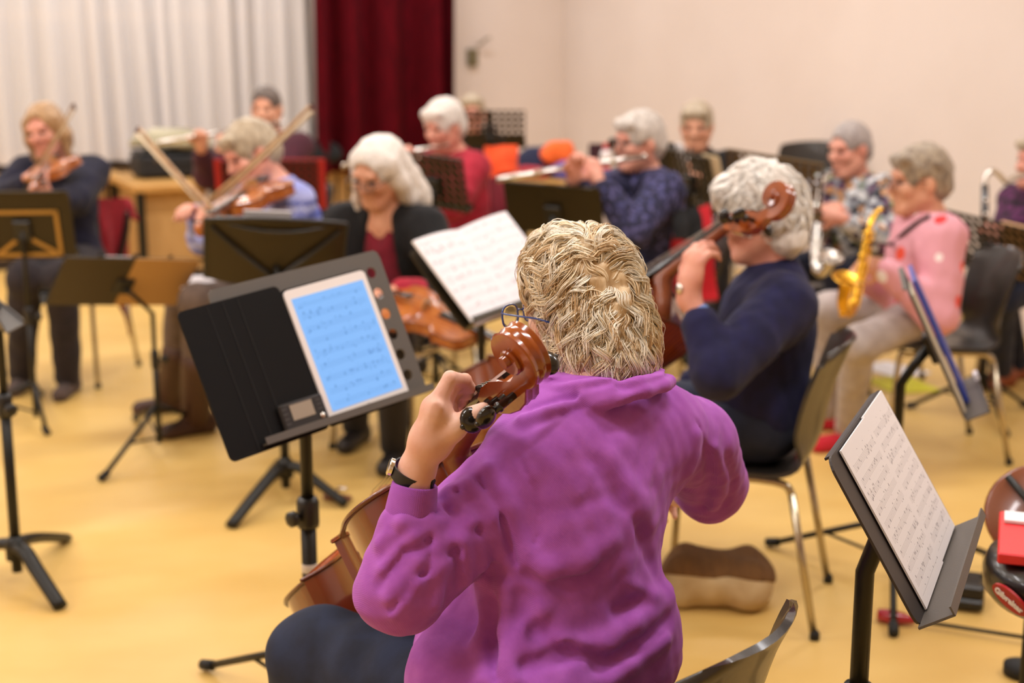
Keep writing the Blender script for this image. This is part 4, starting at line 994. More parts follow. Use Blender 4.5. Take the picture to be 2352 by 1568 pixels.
def folds(T):
    """cloth creases: ridges and grooves lying on the surface"""
    T0 = Sol(); T0.p = list(T.p)
    def hit(px, py):
        d = nrm(ray(px, py)); t = 1.6
        for _ in range(60):
            q = float(T0.ev((CAMP + d * t)[None])[0]); t += q * .8
            if q < .0008: break
            if t > 3: return None
        return CAMP + d * t
    R_ = []
    def ridge(pts, w, hgt):
        P = [hit(*p) for p in pts]; P = [p for p in P if p is not None]
        for i in range(len(P) - 1):
            n = max(len(P) - 1, 1); R_.append((P[i], P[i + 1], w, hgt * (1 if 0 < i < n - 1 or n < 3 else .75)))
    # left sleeve: elbow crook and forearm
    for pts in ([(1010, 1195), (950, 1235), (880, 1305)], [(1030, 1240), (960, 1290), (890, 1375)], [(985, 1180), (920, 1200), (872, 1250)], [(1020, 1290), (960, 1340), (905, 1410)]): ridge(pts, .010, .008)
    for pts in ([(1000, 1215), (930, 1265), (870, 1345)], [(1035, 1270), (970, 1320), (900, 1400)], [(970, 1180), (900, 1215)]): ridge(pts, .006, -.007)
    # upper arm folds fanning from the crook
    for pts in ([(1030, 1130), (1080, 1200), (1110, 1300)], [(1000, 1165), (1060, 1240), (1075, 1330)], [(1075, 1110), (1130, 1190), (1165, 1290)], [(1120, 1075), (1170, 1170), (1200, 1260)], [(1000, 1200), (1010, 1300), (1000, 1390)]): ridge(pts, .013, .009)
    for pts in ([(1050, 1130), (1095, 1215), (1120, 1320)], [(1025, 1170), (1050, 1260), (1055, 1340)], [(1100, 1100), (1150, 1190), (1185, 1290)], [(1000, 1180), (985, 1280)]): ridge(pts, .007, -.008)
    # armhole seam, shoulder seam, neck yoke seam
    for pts in ([(1190, 1048), (1222, 1110), (1236, 1180), (1236, 1235), (1215, 1270)], [(1325, 935), (1250, 1000), (1190, 1048)], [(1325, 938), (1400, 942), (1470, 915)], [(1600, 965), (1625, 1050), (1605, 1140)]): ridge(pts, .0035, -.0035)
    # armpit drape and back folds
    for pts, w, hh in (([(1210, 1290), (1260, 1310), (1340, 1290), (1400, 1240)], .018, .012), ([(1215, 1320), (1300, 1345), (1380, 1300)], .012, -.010), ([(1240, 1400), (1180, 1480), (1140, 1560)], .016, .010), ([(1160, 1350), (1160, 1450), (1180, 1560)], .013, .012), ([(1110, 1390), (1100, 1480), (1110, 1560)], .012, .009),
                       ([(1135, 1380), (1130, 1470), (1140, 1560)], .009, -.010), ([(1200, 1370), (1230, 1450), (1290, 1500)], .014, -.008), ([(1590, 1100), (1580, 1220), (1545, 1300)], .011, .008), ([(1575, 1080), (1562, 1200), (1530, 1290)], .010, -.007), ([(1600, 1000), (1585, 1080)], .012, .007),
                       ([(1550, 1320), (1480, 1370), (1420, 1400)], .014, -.008), ([(1540, 1370), (1460, 1430), (1390, 1470)], .013, .009), ([(1535, 1420), (1450, 1490), (1370, 1530)], .011, -.009), ([(1530, 1470), (1450, 1530), (1400, 1565)], .012, .009), ([(1200, 1530), (1300, 1495), (1400, 1510)], .012, -.008), ([(1180, 1500), (1290, 1470), (1400, 1490)], .014, .007),
                       ([(1400, 1050), (1450, 1120), (1500, 1200)], .02, .005), ([(1370, 1060), (1420, 1150), (1480, 1230)], .014, -.004), ([(1500, 1080), (1460, 1190), (1440, 1300)], .02, .004), ([(1330, 1160), (1420, 1130), (1500, 1120)], .012, -.003), ([(1460, 1200), (1500, 1290), (1520, 1340)], .016, -.005), ([(1440, 1340), (1500, 1370), (1540, 1350)], .012, .006),
                       ([(1640, 1030), (1660, 1100), (1640, 1165)], .012, .007), ([(1665, 1050), (1685, 1110), (1665, 1160)], .010, -.005), ([(1620, 1030), (1632, 1100), (1615, 1165)], .009, -.006),
                       ([(1195, 960), (1300, 935), (1400, 905)], .010, .006), ([(1200, 985), (1290, 950), (1340, 930)], .007, -.006), ([(1215, 940), (1300, 915), (1440, 885)], .006, -.006)): ridge(pts, w, hh)
    # seam ridge of the cuff
    wL = at(958, 1078, 2.045); eL = at(918, 1350, 2.03); ax = nrm(wL - eL); cu = wL - ax * .085
    wv = waves(5, .0028, 26, 6); wv2 = waves(8, .0012, 70, 5)
    A_ = np.array([r[0] for r in R_]); B_ = np.array([r[1] for r in R_])
    def disp(P):
        o = wv(P) + wv2(P)
        for a, b, w, hg in R_:
            c = (a + b) / 2; L = np.linalg.norm(b - a) / 2 + w * 3; near = np.where(((P - c) ** 2).sum(1) < L * L)[0]
            if not len(near): continue
            d, h = seg_d(P[near], a, b); o[near] += (hg * 1.25 * np.exp(-(d / w) ** 2)).astype(np.float32)
        return o
    T.disp = disp; T._keep = True
J1 = front_cellist(); r1, o1 = J1['root'], J1['org']
# jeans
def jeans():
    S = Sol(); up = V(0, 0, 1); pel = J1['pelvis']; hip = V(.0, 2.13, .53); kL = at(735, 1475, 2.46); kL[2] = .475
    S.e(pel - up * .03, np.eye(3), (.17, .15, .11), .05); S.c(hip, kL, .105, .088, .05); S.c(kL, V(-.43, 2.5, .09), .083, .062, .05)
    kR = V(-.12, 2.72, .49); S.c(V(.1, 2.24, .53), kR, .10, .08, .05); S.c(kR, V(-.2, 2.88, .09), .075, .06, .05)
    wv = waves(77, .004, 30, 6); S.disp = wv; S.build('jeans', denim, r1, .007, o1, 1)
    for ft, fd in ((V(-.43, 2.5, 0), V(-.8, .5, 0)), (V(-.2, 2.88, 0), V(-.4, .9, 0))):
        fd = nrm(fd); q = Sol(); q.c(ft + up * .035 - fd * .05, ft + up * .085, .04, .04, .03); q.c(ft + up * .034 - fd * .04, ft + fd * .14 + up * .028, .04, .035, .03); q.plane(ft + up * .002, -up, .004); q.build('shoe', black_plastic, r1, .009, o1, 1)
jeans()
# curls
def lay_locks(S, vs, c, f, u, crown, root, org, mats, NL, NS, K, Lr, ampr, turnr, wdr, rad, seed, swirl=1., face=(.075, .045), name='curl_locks'):
    """locks of hair combed over the solid S: they leave the crown, wave and fall"""
    rng = np.random.RandomState(seed); dsp = S.disp; S.disp = None; eps = .004
    def grad(P):
        g = np.stack([S.ev(P + V(*e)) - S.ev(P - V(*e)) for e in ((eps, 0, 0), (0, eps, 0), (0, 0, eps))], 1); return g / (np.linalg.norm(g, axis=1, keepdims=True) + 1e-9)
    P = vs[rng.choice(len(vs), min(NL * 2, len(vs)), replace=False)]; n = grad(P); P = P[~(((P - c) @ f > face[0]) & ((P - c) @ u < face[1])) & (n[:, 2] > -.55)][:NL]; NL = len(P); n = grad(P); P = P - n * S.ev(P)[:, None]
    t = P - crown; t -= n * (t * n).sum(1, keepdims=True); t /= np.linalg.norm(t, axis=1, keepdims=True) + 1e-6
    sd = np.cross(n, t); k1 = rng.normal(size=(3, 3)) * 26; sw = (np.sin(P @ k1[0]) * .9 + np.sin(P @ k1[1] * 1.7 + 1) * .6 + rng.normal(size=NL) * .45) * swirl
    dn = np.array([0, 0, -1.]) - n * (-n[:, 2:3]); flow = t * .55 + dn * .75 + sd * sw[:, None]; flow /= np.linalg.norm(flow, axis=1, keepdims=True) + 1e-6
    L = rng.uniform(*Lr, NL); lift0 = rng.uniform(.003, .010, NL); tipl = rng.uniform(-.002, .010, NL); base = []; norms = []; X = P - n * .003
    for k in range(K):
        base.append(X.copy()); s_ = (k + 1) / K; X = X + flow * (L / K)[:, None]; n = grad(X); want = lift0 * math.sin(math.pi * min(1, s_ * 1.1) * .85) + tipl * s_ ** 2
        X = X - n * ((S.ev(X) - want) * .7)[:, None]; norms.append(n); flow = flow - n * (flow * n).sum(1, keepdims=True) * .8 + np.array([0, 0, -.09]); flow /= np.linalg.norm(flow, axis=1, keepdims=True) + 1e-6
    base = np.stack(base, 1); nn = np.stack(norms, 1); tg = np.gradient(base, axis=1); tg /= np.linalg.norm(tg, axis=2, keepdims=True) + 1e-9; bb = np.cross(tg, nn); s = np.linspace(0, 1, K)[None]
    ph = rng.uniform(0, 6.28, (NL, 1)); turns = rng.uniform(*turnr, (NL, 1)) * rng.choice([-1, 1], (NL, 1)); cr = rng.uniform(*ampr, (NL, 1)); amp = cr * np.minimum(1, s * 2.5) * (1 - .25 * s); wd = rng.uniform(*wdr, (NL, 1)); out = []
    for h_ in range(NS):
        a = ph + turns * 6.28 * s * (1 + rng.normal(size=(NL, 1)) * .06) + rng.normal(size=(NL, 1)) * .2; tap = .55 + .8 * np.sin(math.pi * np.minimum(1, s + .1)) * (1 - .3 * s)
        q_ = base + nn * (np.cos(a) * amp * .75 + rng.normal(size=(NL, 1)) * wd * .4 * tap)[..., None] + bb * (np.sin(a) * amp * 1.3 + rng.normal(size=(NL, 1)) * wd * tap)[..., None]
        if h_ == 0: q_ = q_ + nn * (s ** 2 * rng.uniform(0, .014, (NL, 1)) * (rng.rand(NL, 1) < .4))[..., None]
        out.append(q_)
    paths = np.concatenate(out, 0); pick = np.tile(rng.rand(NL), NS) * .6 + rng.rand(len(paths)) * .4
    for m, lo, hi in mats:
        w = (pick >= lo) & (pick < hi); o = tubes(paths[w], rad, rad * .5, name, m, root, org); o['kind'] = 'stuff'
    S.disp = dsp
def curls():
    c, f, r, u = J1['head'], J1['hf'], J1['hr'], J1['hu']; R = np.stack([r, f, u], 1)
    S = Sol(); q = lambda x, y, z: c + r * x + f * y + u * z
    S.e(at(1355, 668, 2.34), R, V(.074, .084, .098), .03); S.e(at(1388, 775, 2.30), R, V(.072, .073, .070), .05); S.e(at(1305, 630, 2.36), R, V(.056, .072, .075), .04); S.e(at(1400, 838, 2.28), R, V(.062, .058, .042), .05)
    S.e(q(0, .118, -.035), R, V(.07, .060, .085), .012, sub=True); S.e(q(0, .085, -.095), R, V(.10, .085, .065), .012, sub=True)
    w1 = waves(4, .007, 55, 6); w2 = waves(6, .004, 110, 6); S.disp = lambda P: w1(P) + w2(P)
    vs, fs = S.mesh(.005); mesh_np('hair', vs - o1, fs, blond, r1, 0)
    pale = mat('blond_strand_pale', '#fbf1de', .36); mid = mat('blond_strand_mid', '#f0dab5', .4); dk = mat('blond_strand_dark', '#cda877', .42)
    lay_locks(S, vs, c, f, u, at(1438, 638, 2.24), r1, o1, ((pale, 0, .46), (mid, .46, .74), (dk, .74, 2)), 1000, 14, 15, (.065, .115), (.005, .0125), (.7, 1.3), (.003, .006), .0009, 11, .8)
curls()
blue_frame = mat('blue_glasses_frame', '#1f3f86', .25, coat=.5)
glasses(J1['head'] + J1['hf'] * .008 + J1['hu'] * -.004, J1['hf'], J1['hr'], J1['hu'], 1.0, blue_frame, r1, o1, lens_glass)
# strap and watch on the left wrist
def _w():
    w = at(948, 1088, 2.048); e = at(893, 1375, 2.11); ax = nrm(at(978, 1030, 2.04) - at(930, 1150, 2.062)); u = nrm(np.cross(ax, V(0, 1, 0))); v = np.cross(ax, u)
    mb = MB(); vs = []
    for k in range(33):
        t = 2 * math.pi * k / 32; n = u * math.cos(t) + v * math.sin(t); p = w - o1 + n * .0300
        for s_, h_ in ((-.009, .0), (-.009, .0026), (.009, .0026), (.009, 0)): vs.append(p + ax * s_ + n * h_)
    mb.add(vs, [(i * 4 + k, i * 4 + (k + 1) % 4, (i + 1) * 4 + (k + 1) % 4, (i + 1) * 4 + k) for i in range(32) for k in range(4)])
    st = mb.build('watch_strap', mat('black_leather', '#14151b', .5), r1, auto=30)
    # case on the outer left side, buckle on the right
    lf = nrm(V(-1, 0, 0) - ax * (V(-1, 0, 0) @ ax)); MB().lathe([(.013, 0), (.014, .001), (.014, .006), (.011, .008)], w - o1 + lf * .031, lf, 20).build('watch_case', silver_m, st, auto=40)
    rt_ = nrm(V(.9, -.45, 0) - ax * (V(.9, -.45, 0) @ ax)); MB().box(w - o1 + rt_ * .034, (.006, .012, .022), np.stack([rt_, np.cross(ax, rt_), ax], 1), bev=.002).build('buckle', black_metal, st, False)
_w()

def cuff():
    wL, eL = at(958, 1078, 2.045), at(918, 1350, 2.03); ax = nrm(wL - eL); u = nrm(np.cross(ax, V(0, 1, 0))); v = np.cross(ax, u); n = 144; vs = []
    prof = ((-.092, .030), (-.090, .0395), (-.075, .0392), (-.055, .0375), (-.036, .0355), (-.024, .034), (-.0215, .0325), (-.024, .030), (-.05, .030))
    for h_, r_ in prof:
        for k in range(n):
            a = 2 * math.pi * k / n; rr_ = r_ + (.0007 if k % 2 else -.0007); vs.append(wL - o1 + ax * h_ + (u * math.cos(a) + v * math.sin(a)) * rr_)
    MB().add(vs, [(i * n + k, i * n + (k + 1) % n, (i + 1) * n + (k + 1) % n, (i + 1) * n + k) for i in range(len(prof) - 1) for k in range(n)]).build('cuff', purple, r1)
cuff()

# cello of the front player
nut = at(1140, 890, 2.07); heel = at(1034, 1050, 2.31)
ax1 = nrm(nut - heel); tail1 = heel - ax1 * .755
M1 = axis_frame(tail1, heel, V(0, 0, 1), 0)
ROLL1 = 18
M1 = M1 @ Matrix.Rotation(math.radians(ROLL1), 4, 'Y')
M1 = M1 @ Matrix.Translation((0, 0, -.062))
CELLO1 = fiddle('cello', M1, 'red-brown cello held by the person in purple, scroll beside the ear', 'cello', 'cello', endpin=.25, bend=5, twist=14, hscale=1.0)

# chair of the front player
chair((.115, 2.02), -54, 'dark shell chair under the person in purple, back curving at the bottom edge', top=.785)

# stand with the tablet
S1p = V(-.47, 3.12, 0)
st1, DM1 = stand(S1p, 140, 'grey music stand with side holes carrying the tablet', hz=.935, tilt=24, roll=6, w=.455, d=.35, holes=True, dx=-.012, base='tube', r=.0145, leglen=.43, legang=172, lip=.03, fwd=.06)
for z_, h_, m_ in ((.30, .075, mat('sticker_tan', '#a8856a', .6)), (.385, .02, mat('sticker_white', '#cfc4bc', .6))):
    MB().lathe([(.0183, 0), (.0188, .001), (.0188, h_), (.0183, h_ + .001)], (0, 0, z_), (0, 0, 1), 16).build('sticker', m_, st1)
# ------------------------------------------------------------------ the orchestra
gm = lambda n, c, v=None: mat(n, c, .95, var=v, vscale=25, sheen=.04, bump=.1, bscale=260)
navy = gm('navy_wool', '#191944', '#131336'); navy_knit = gm('navy_knit', '#14142e', '#0f0f22'); maroon = gm('maroon_wool', '#4a1a2a', '#3c1422'); black_knit = gm('black_knit', '#131316', '#0d0d10'); red_knit = gm('crimson_knit', '#b02238', '#991a2e')
black_top = gm('black_cotton', '#111113', '#0b0b0d'); wine = gm('wine_cotton', '#7a1528', '#6a1022'); char_tr = gm('charcoal_trousers', '#2b2327', '#221c20'); black_tr = gm('black_trousers', '#1d191a'); tan_tr = gm('taupe_trousers', '#6d5c52', '#5d4e46')
grey_tr = gm('light_grey_jeans', '#b3a8a4', '#a49995'); blue_tr = gm('blue_jeans', '#20263c', '#1a2034'); shoe_grey = gm('grey_suede', '#5a4a44', '#4a3c38'); shoe_black = mat('black_leather_shoe', '#211c1b', .5); boot = mat('brown_boot', '#472c20', .55); shoe_red = gm('red_shoe', '#c02030'); shoe_tan = mat('tan_shoe', '#8a4424', .5); wool_blue = gm('sky_shirt', '#6a88c4')
white_h = hair_mat('white_hair', '#e6ded6', '#cfc6bd'); silver_h = hair_mat('silver_hair', '#cfc6bc', '#a69c94'); grey_h = hair_mat('grey_hair', '#a79c97', '#8a7f7c'); blond2 = hair_mat('dark_blond_hair', '#b58f62', '#8d6a44'); ash_h = hair_mat('ash_hair', '#b9a78c', '#94836a'); brown_h = hair_mat('brown_grey_hair', '#5f4f45', '#463a33'); mix_h = hair_mat('grey_brown_hair', '#a8977f', '#6f5f50')
dark_frame = mat('dark_glasses', '#241c1c', .3)
def nordic():
    m = mat('nordic_knit', '#5a62b0', .95); nt = m.node_tree; N = nt.nodes; L = nt.links; tc = N.new('ShaderNodeTexCoord'); sp = N.new('ShaderNodeSeparateXYZ'); L.new(tc.outputs['Object'], sp.inputs[0])
    nz = N.new('ShaderNodeTexNoise'); nz.inputs['Scale'].default_value = 60; L.new(tc.outputs['Object'], nz.inputs['Vector'])
    ad = N.new('ShaderNodeMath'); ad.operation = 'MULTIPLY_ADD'; ad.inputs[1].default_value = .05; L.new(nz.outputs['Fac'], ad.inputs[0]); L.new(sp.outputs[2], ad.inputs[2])
    mu = N.new('ShaderNodeMath'); mu.operation = 'MULTIPLY'; mu.inputs[1].default_value = 5.5; L.new(ad.outputs[0], mu.inputs[0]); fr = N.new('ShaderNodeMath'); fr.operation = 'FRACT'; L.new(mu.outputs[0], fr.inputs[0])
    r = N.new('ShaderNodeValToRGB'); e = r.color_ramp.elements; e[0].color = hexc('#3c4690'); e[0].position = 0; e[1].color = hexc('#a9acd8'); e[1].position = .55
    for p, c in ((.2, '#6a74c0'), (.35, '#c3c4e4'), (.42, '#4a54a4'), (.8, '#8f96d0')): k = e.new(p); k.color = hexc(c)
    L.new(fr.outputs[0], r.inputs[0]); L.new(r.outputs[0], N['Principled BSDF'].inputs['Base Color']); return m
nordic_m = nordic()
dots_m = pattern('navy_leaf_print', '#23233f', ['#4a4a7a', '#34345e', '#5a5686'], 38, .42)
floral_m = pattern('floral_print', '#8d9097', ['#c9ccd0', '#3c3040', '#6f7f5c', '#b98a62', '#5a3c58', '#dfe2e4', '#2c3038'], 26, .62)
pink_m = pattern('pink_knit', '#d99aa6', ['#e2483a', '#efe4e2', '#e8543c', '#d93838'], 9.5, .25, chance=.45)
violet_m = pattern('violet_print', '#2c1226', ['#4c1c44', '#1a0a18', '#5a2450', '#35122e'], 30, .6)
wrist = lambda px, py, Y: at(px, py, Y)
# the second cellist
hd2 = at(1742, 492, 3.86); nb2 = at(1778, 612, 3.86)
J2 = person('person in a navy cardigan with white hair playing the second cello', hd2, -72, hh=-78, hp=14, hr=4, neck=nb2, pelvis=V(.70, 3.86, .56), sh=(at(1800, 705, 3.69), at(1752, 690, 4.02)), LH=(at(1582, 672, 3.60), nrm(V(.12, .02, 1)), nrm(V(.8, .5, .1)), at(1650, 850, 3.52)),
            RH=(at(1530, 900, 4.3), V(-.6, .4, -.4), V(0, 0, -1)), knees=[V(.28, 3.72, .5), V(.36, 4.25, .5)], feet=[V(.2, 3.75, 0), V(.3, 4.3, 0)], top=navy, bot=blue_tr, shoe=shoe_black, hair=('fluffy', white_h), skin=skin_b, vox=.0075, tops=.012, seed=14, glass=dark_frame, topname='cardigan', sleeve=.58, curl=(.75, .6), hs=1.02, hand_s=1.1)
HS2 = hair_solid(hd2, J2['hf'], J2['hr'], J2['hu'], 1.02, 'fluffy', 14); wp, wm_ = mat('white_strand', '#fffaf3', .6), mat('white_strand_grey', '#efe7de', .6); v2, _ = HS2.mesh(.007)
lay_locks(HS2, v2, hd2, J2['hf'], J2['hu'], hd2 + J2['hu'] * .1 - J2['hf'] * .06, J2['root'], J2['org'], ((wp, 0, .6), (wm_, .6, 2)), 420, 8, 11, (.05, .09), (.004, .008), (.6, 1.2), (.003, .005), .0013, 5, .6)
S_ = Sol(); S_.e(at(1805, 545, 3.83), np.eye(3), (.058, .065, .058), .02); S_.disp = waves(3, .004, 70, 6); S_.build('hair_roll', white_h, J2['root'], .006, J2['org'], 0)
q = Sol(); q.chain([at(1622, 765, 3.565), at(1604, 727, 3.58)], [.043, .037], .01); q.build('shirt_cuff', wool_blue, J2['root'], .006, J2['org'])
wb = MB(); wx = nrm(J2['arms'][0][2] - J2['arms'][0][1]); wc = at(1581, 664, 3.60) - J2['org']; wb.lathe([(.0275, -.006), (.030, -.006), (.030, .006), (.0275, .006)], wc, wx, 20); wbo = wb.build('watch_band', silver_m, J2['root']); MB().lathe([(.013, 0), (.014, .004), (.011, .006)], wc + V(-.8, -.5, .1) * .03, V(-.8, -.5, .1), 14).build('watch_face', silver_m, wbo)
chair((.645, 3.885), -73, 'dark shell chair under the second cellist in navy', top=.80)
nut2 = at(1705, 492, 3.63); heel2 = at(1503, 650, 3.78); a2 = nrm(nut2 - heel2); M2 = axis_frame(heel2 - a2 * .755, heel2, V(0, 0, 1)) @ Matrix.Rotation(math.radians(-25), 4, 'Y') @ Matrix.Translation((0, 0, -.062))
fiddle('cello', M2, 'orange-brown cello of the person in navy, scroll in front of white hair', 'cello', 'cello', endpin=.2, bend=16)
# blond violinist, far left
fl = lambda px, py: atz(px, py, 0)
J3 = person('person in a navy sweater with a blond bob playing the violin, far left', at(106, 300, 6.6), -172, hh=-168, hp=10, hr=-10, lean=.02, RH=(at(62, 418, 6.3), nrm(V(.6, -.2, .5)), V(.3, -.5, -.8)), LH=(at(108, 455, 6.12), nrm(V(-.2, -.3, .9)), V(.2, .9, .2)), RP=V(-1, .3, -.6), LP=V(.3, 0, -1), knees=[at(142, 640, 6.15), at(58, 640, 6.15)], feet=[fl(158, 905), fl(52, 895)],
            top=navy_knit, bot=char_tr, shoe=shoe_grey, hair=('bob', blond2), skin=skin_b, seed=21, leg_r=1.15, tops=.008)
fiddle('violin', axis_frame(at(142, 372, 6.46), at(84, 425, 5.98), V(-.25, .1, 1)), 'amber violin under the chin of the blond violinist', 'violin', 'violin', wood_violin, wood_violin, wood_violin)
bow(at(62, 412, 6.25), at(168, 238, 5.85), V(.2, 0, -1), 'violin bow raised in front of the blond violinist')
chair(J3['org'] - V(0, 0, 0), -172, 'dark shell chair under the blond violinist')
# viola player in the blue sweater
J4 = person('person in a blue patterned sweater playing the viola, head bowed', at(578, 352, 5.7), -122, hh=-128, hp=24, hr=-8, lean=.10, LH=(at(478, 548, 5.36), nrm(V(-.35, -.1, .8)), V(.7, .3, .3)), RH=(at(462, 492, 5.62), nrm(V(-.3, -.5, .3)), V(0, -.3, -.9)), LP=V(.2, -.3, -1), RP=V(-.3, .6, -.5), knees=[at(455, 690, 5.36), at(420, 690, 5.68)], feet=[fl(452, 995), fl(392, 945)],
            top=nordic_m, bot=tan_tr, shoe=boot, hair=('short', ash_h), skin=skin_b, seed=33, tops=.014, hs=1.05)
for k_, f_ in zip(J4['knees'], J4['feet']):
    b_ = Sol(); b_.c(f_ + V(0, 0, .07), f_ + (k_ - f_) * .55, .058, .066, .02); b_.build('boot_shaft', boot, J4['root'], .008, J4['org'])
fiddle('viola', axis_frame(at(628, 428, 5.52), at(470, 515, 4.95), V(-.2, -.3, 1)), 'red-brown viola of the person in the blue sweater', 'viola', 'viola', wood_violin, wood_violin, wood_violin)
bow(at(470, 472, 5.5), at(716, 240, 5.15), V(.3, -.2, -1), 'violin bow sloping up to the right in front of the blue sweater', thick=2.0)
bow(at(506, 502, 5.12), at(318, 292, 5.30), V(-.3, -.2, -1), 'violin bow sloping up to the left above the ribbed stand', thick=2.0)
chair(J4['org'], -122, 'dark shell chair under the viola player in blue')
# flute player behind
J5 = person('person in a maroon sweater with short dark hair playing a flute at the window', at(612, 250, 7.9), -160, hh=-172, hp=4, RH=(at(462, 335, 7.62), nrm(V(.1, -.3, .6)), V(.1, -.8, -.3)), LH=(at(535, 345, 7.55), nrm(V(-.5, .1, .6)), V(-.1, .8, -.2)), RP=V(-.5, .2, -1), LP=V(.5, -.2, -1), top=maroon, bot=black_tr, shoe=shoe_black, hair=('crop', brown_h), skin=skin_c, seed=41, sc=1.05, tops=.01, vox=.01, sleeve=.75)
flute(at(606, 287, 7.79), at(424, 318, 7.55), 'flute of the person in maroon, by the window')
chair(J5['org'], -160, 'dark shell chair under the flute player in maroon')
# woman with long white hair
def blouse(J, m, name='blouse', depth=.012, w=.082):
    S = Sol(); fw, rt, nb, pel = J['fw'], J['rt'], J['nb'], J['pelvis']; up = V(0, 0, 1); ch = J['chest']; R = np.stack([rt, fw, up], 1)
    S.e(ch + fw * .045 - up * .02, R, (w, .105, .17), .04); S.e(ch + fw * .03 - up * .2, R, (w * 1.05, .13, .18), .05)
    S.plane(nb - up * .02 + fw * .06, nrm(up - fw * .2), .01); S.e(nb + fw * .12 - up * .03, R, (.055, .07, .11), .01, sub=True); S.build(name, m, J['root'], .009, J['org'])
_n6 = at(866, 395, 5.25) - V(0, 0, .15) - D(-166) * .075; _f6 = D(-166); _R6 = np.stack([D(-76), _f6, V(0, 0, 1)], 1)
def v_skin(B): B.e(_n6 + _f6 * .015 - V(0, 0, .06), _R6, (.07, .05, .08), .04)
def v_cut(T): T.e(_n6 + _f6 * .125 - V(0, 0, .15), _R6, (.07, .10, .26), .015, sub=True)
J6 = person('person with long white hair, black cardigan and wine red top looking down', at(866, 395, 5.25), -166, neck=_n6, hh=-150, hp=26, hr=4, lean=.16, LH=(at(915, 668, 4.98), nrm(V(-.9, -.1, -.5)), V(0, -.3, -1)), RH=(at(862, 690, 5.05), nrm(V(-.3, -.3, -.7)), V(.5, -.3, -.6)), LP=V(.8, -.1, -1), RP=V(-.6, .2, -.8), knees=[at(905, 790, 4.93), at(800, 770, 5.15)], feet=[fl(905, 1070), fl(818, 1020)],
            top=black_knit, bot=black_tr, shoe=shoe_black, hair=('long', white_h), skin=skin_c, seed=52, glass=dark_frame, topname='cardigan', tops=.008, sleeve=.8, body_extra=v_skin, top_extra=v_cut)
blouse(J6, wine); q = Sol(); a_ = J6['arms'][0]; q.chain([a_[1] + (a_[2] - a_[1]) * .66, a_[1] + (a_[2] - a_[1]) * .92], [.052, .048], .02); q.build('cuff', red_knit, J6['root'], .008, J6['org'])
fiddle('viola', axis_frame(at(885, 690, 4.92), at(1108, 778, 4.70), V(0, -.4, 1)), 'red-brown viola lying in the lap of the long-haired person', 'viola', 'viola', wood_violin, wood_violin, wood_violin)
chair(J6['org'] + V(.03, 0, 0), -142, 'dark shell chair under the long-haired person')
# flute player in red
J7 = person('person in a crimson cardigan with short white hair playing a flute', at(1020, 290, 7.0), -125, hh=-140, hp=14, RH=(at(900, 372, 6.62), nrm(V(.1, -.3, .6)), V(.1, -.6, -.4)), LH=(at(958, 378, 6.66), nrm(V(-.5, .1, .6)), V(-.1, .7, -.2)), RP=V(-.4, .2, -1), LP=V(.2, -.4, -1), top=red_knit, bot=grey_tr, shoe=shoe_black, hair=('fluffy', white_h), skin=skin_b, seed=61, tops=.012, vox=.0095, topname='cardigan')
flute(at(998, 338, 6.88), at(880, 362, 6.62), 'flute of the person in crimson')
chair(J7['org'], -125, 'dark shell chair under the flute player in crimson')
J8 = person('person half hidden behind the split perforated stand at the back', at(1085, 262, 9.3), 180, top=black_top, bot=black_tr, shoe=shoe_black, hair=('short', ash_h), skin=skin_b, seed=66, vox=.012)
chair(J8['org'], 180, 'dark shell chair at the very back behind the split stand')
# flute player in navy print
J9 = person('person in a navy leaf-print blouse with grey hair playing a flute', at(1468, 325, 6.2), -112, hh=-118, hp=6, hr=3, RH=(at(1318, 405, 5.86), nrm(V(.1, -.2, .7)), V(.2, -.6, -.3)), LH=(at(1372, 415, 5.90), nrm(V(-.3, .3, .8)), V(-.1, .8, -.1)), RP=V(-.2, .5, -1), LP=V(.2, -.5, -1), top=dots_m, bot=blue_tr, shoe=shoe_black, hair=('short', silver_h), skin=skin_b, seed=71, tops=.016, glass=dark_frame, topname='blouse', sleeve=.85, hs=1.04)
flute(at(1434, 366, 6.04), at(1194, 404, 5.82), 'silver flute of the person in navy leaf print')
chair(J9['org'], -112, 'dark shell chair under the flute player in leaf print')
# clarinet player in black
J10 = person('person in a black scoop-neck top with short blond hair at the back', at(1600, 290, 7.4), -168, hh=-165, hp=10, RH=(at(1560, 425, 7.1), nrm(V(.3, -.2, .4)), V(.5, .2, -.3)), LH=(at(1590, 395, 7.12), nrm(V(-.5, -.1, .4)), V(-.5, .2, -.3)), top=black_top, bot=black_tr, shoe=shoe_black, hair=('short', ash_h), skin=skin_c, seed=81, vox=.0095)
def clarinet(mouth, end, label, name='clarinet', m=None, L=.66):
    y = nrm(end - mouth); z = nrm(V(0, -1, 0) - y * (V(0, -1, 0) @ y)); root = empty_m(name, frame(mouth, np.cross(y, z), y, z), label, 'clarinet'); m = m or ebony
    MB().tube([(0, 0, 0), (0, .03, 0), (0, .09, 0)], [.005, .009, .012], 12).build('mouthpiece', ebony, root); MB().tube([(0, .09, 0), (0, L - .1, 0)], .0145, 12).build('tube', m, root)
    MB().lathe([(.0145, 0), (.018, .04), (.026, .075), (.034, .1)], (0, L - .1, 0), (0, 1, 0), 16).build('bell', m, root)
    for y_ in (.09, .16, .36, L - .1): MB().tube([(0, y_ - .006, 0), (0, y_ + .006, 0)], .017, 12).build('ring', silver_m, root)
    for k in range(9): MB().lathe([(.008, 0), (.008, .004), (.005, .006)], (0, .18 + k * .038, .014), (0, 0, 1), 10).build('key', silver_m, root)
    MB().tube([(.012, .17, .01), (.012, L - .12, .01)], .003, 6).build('rod', silver_m, root); return root
clarinet(at(1588, 338, 7.27), at(1560, 480, 7.02), 'clarinet of the person in black at the back')
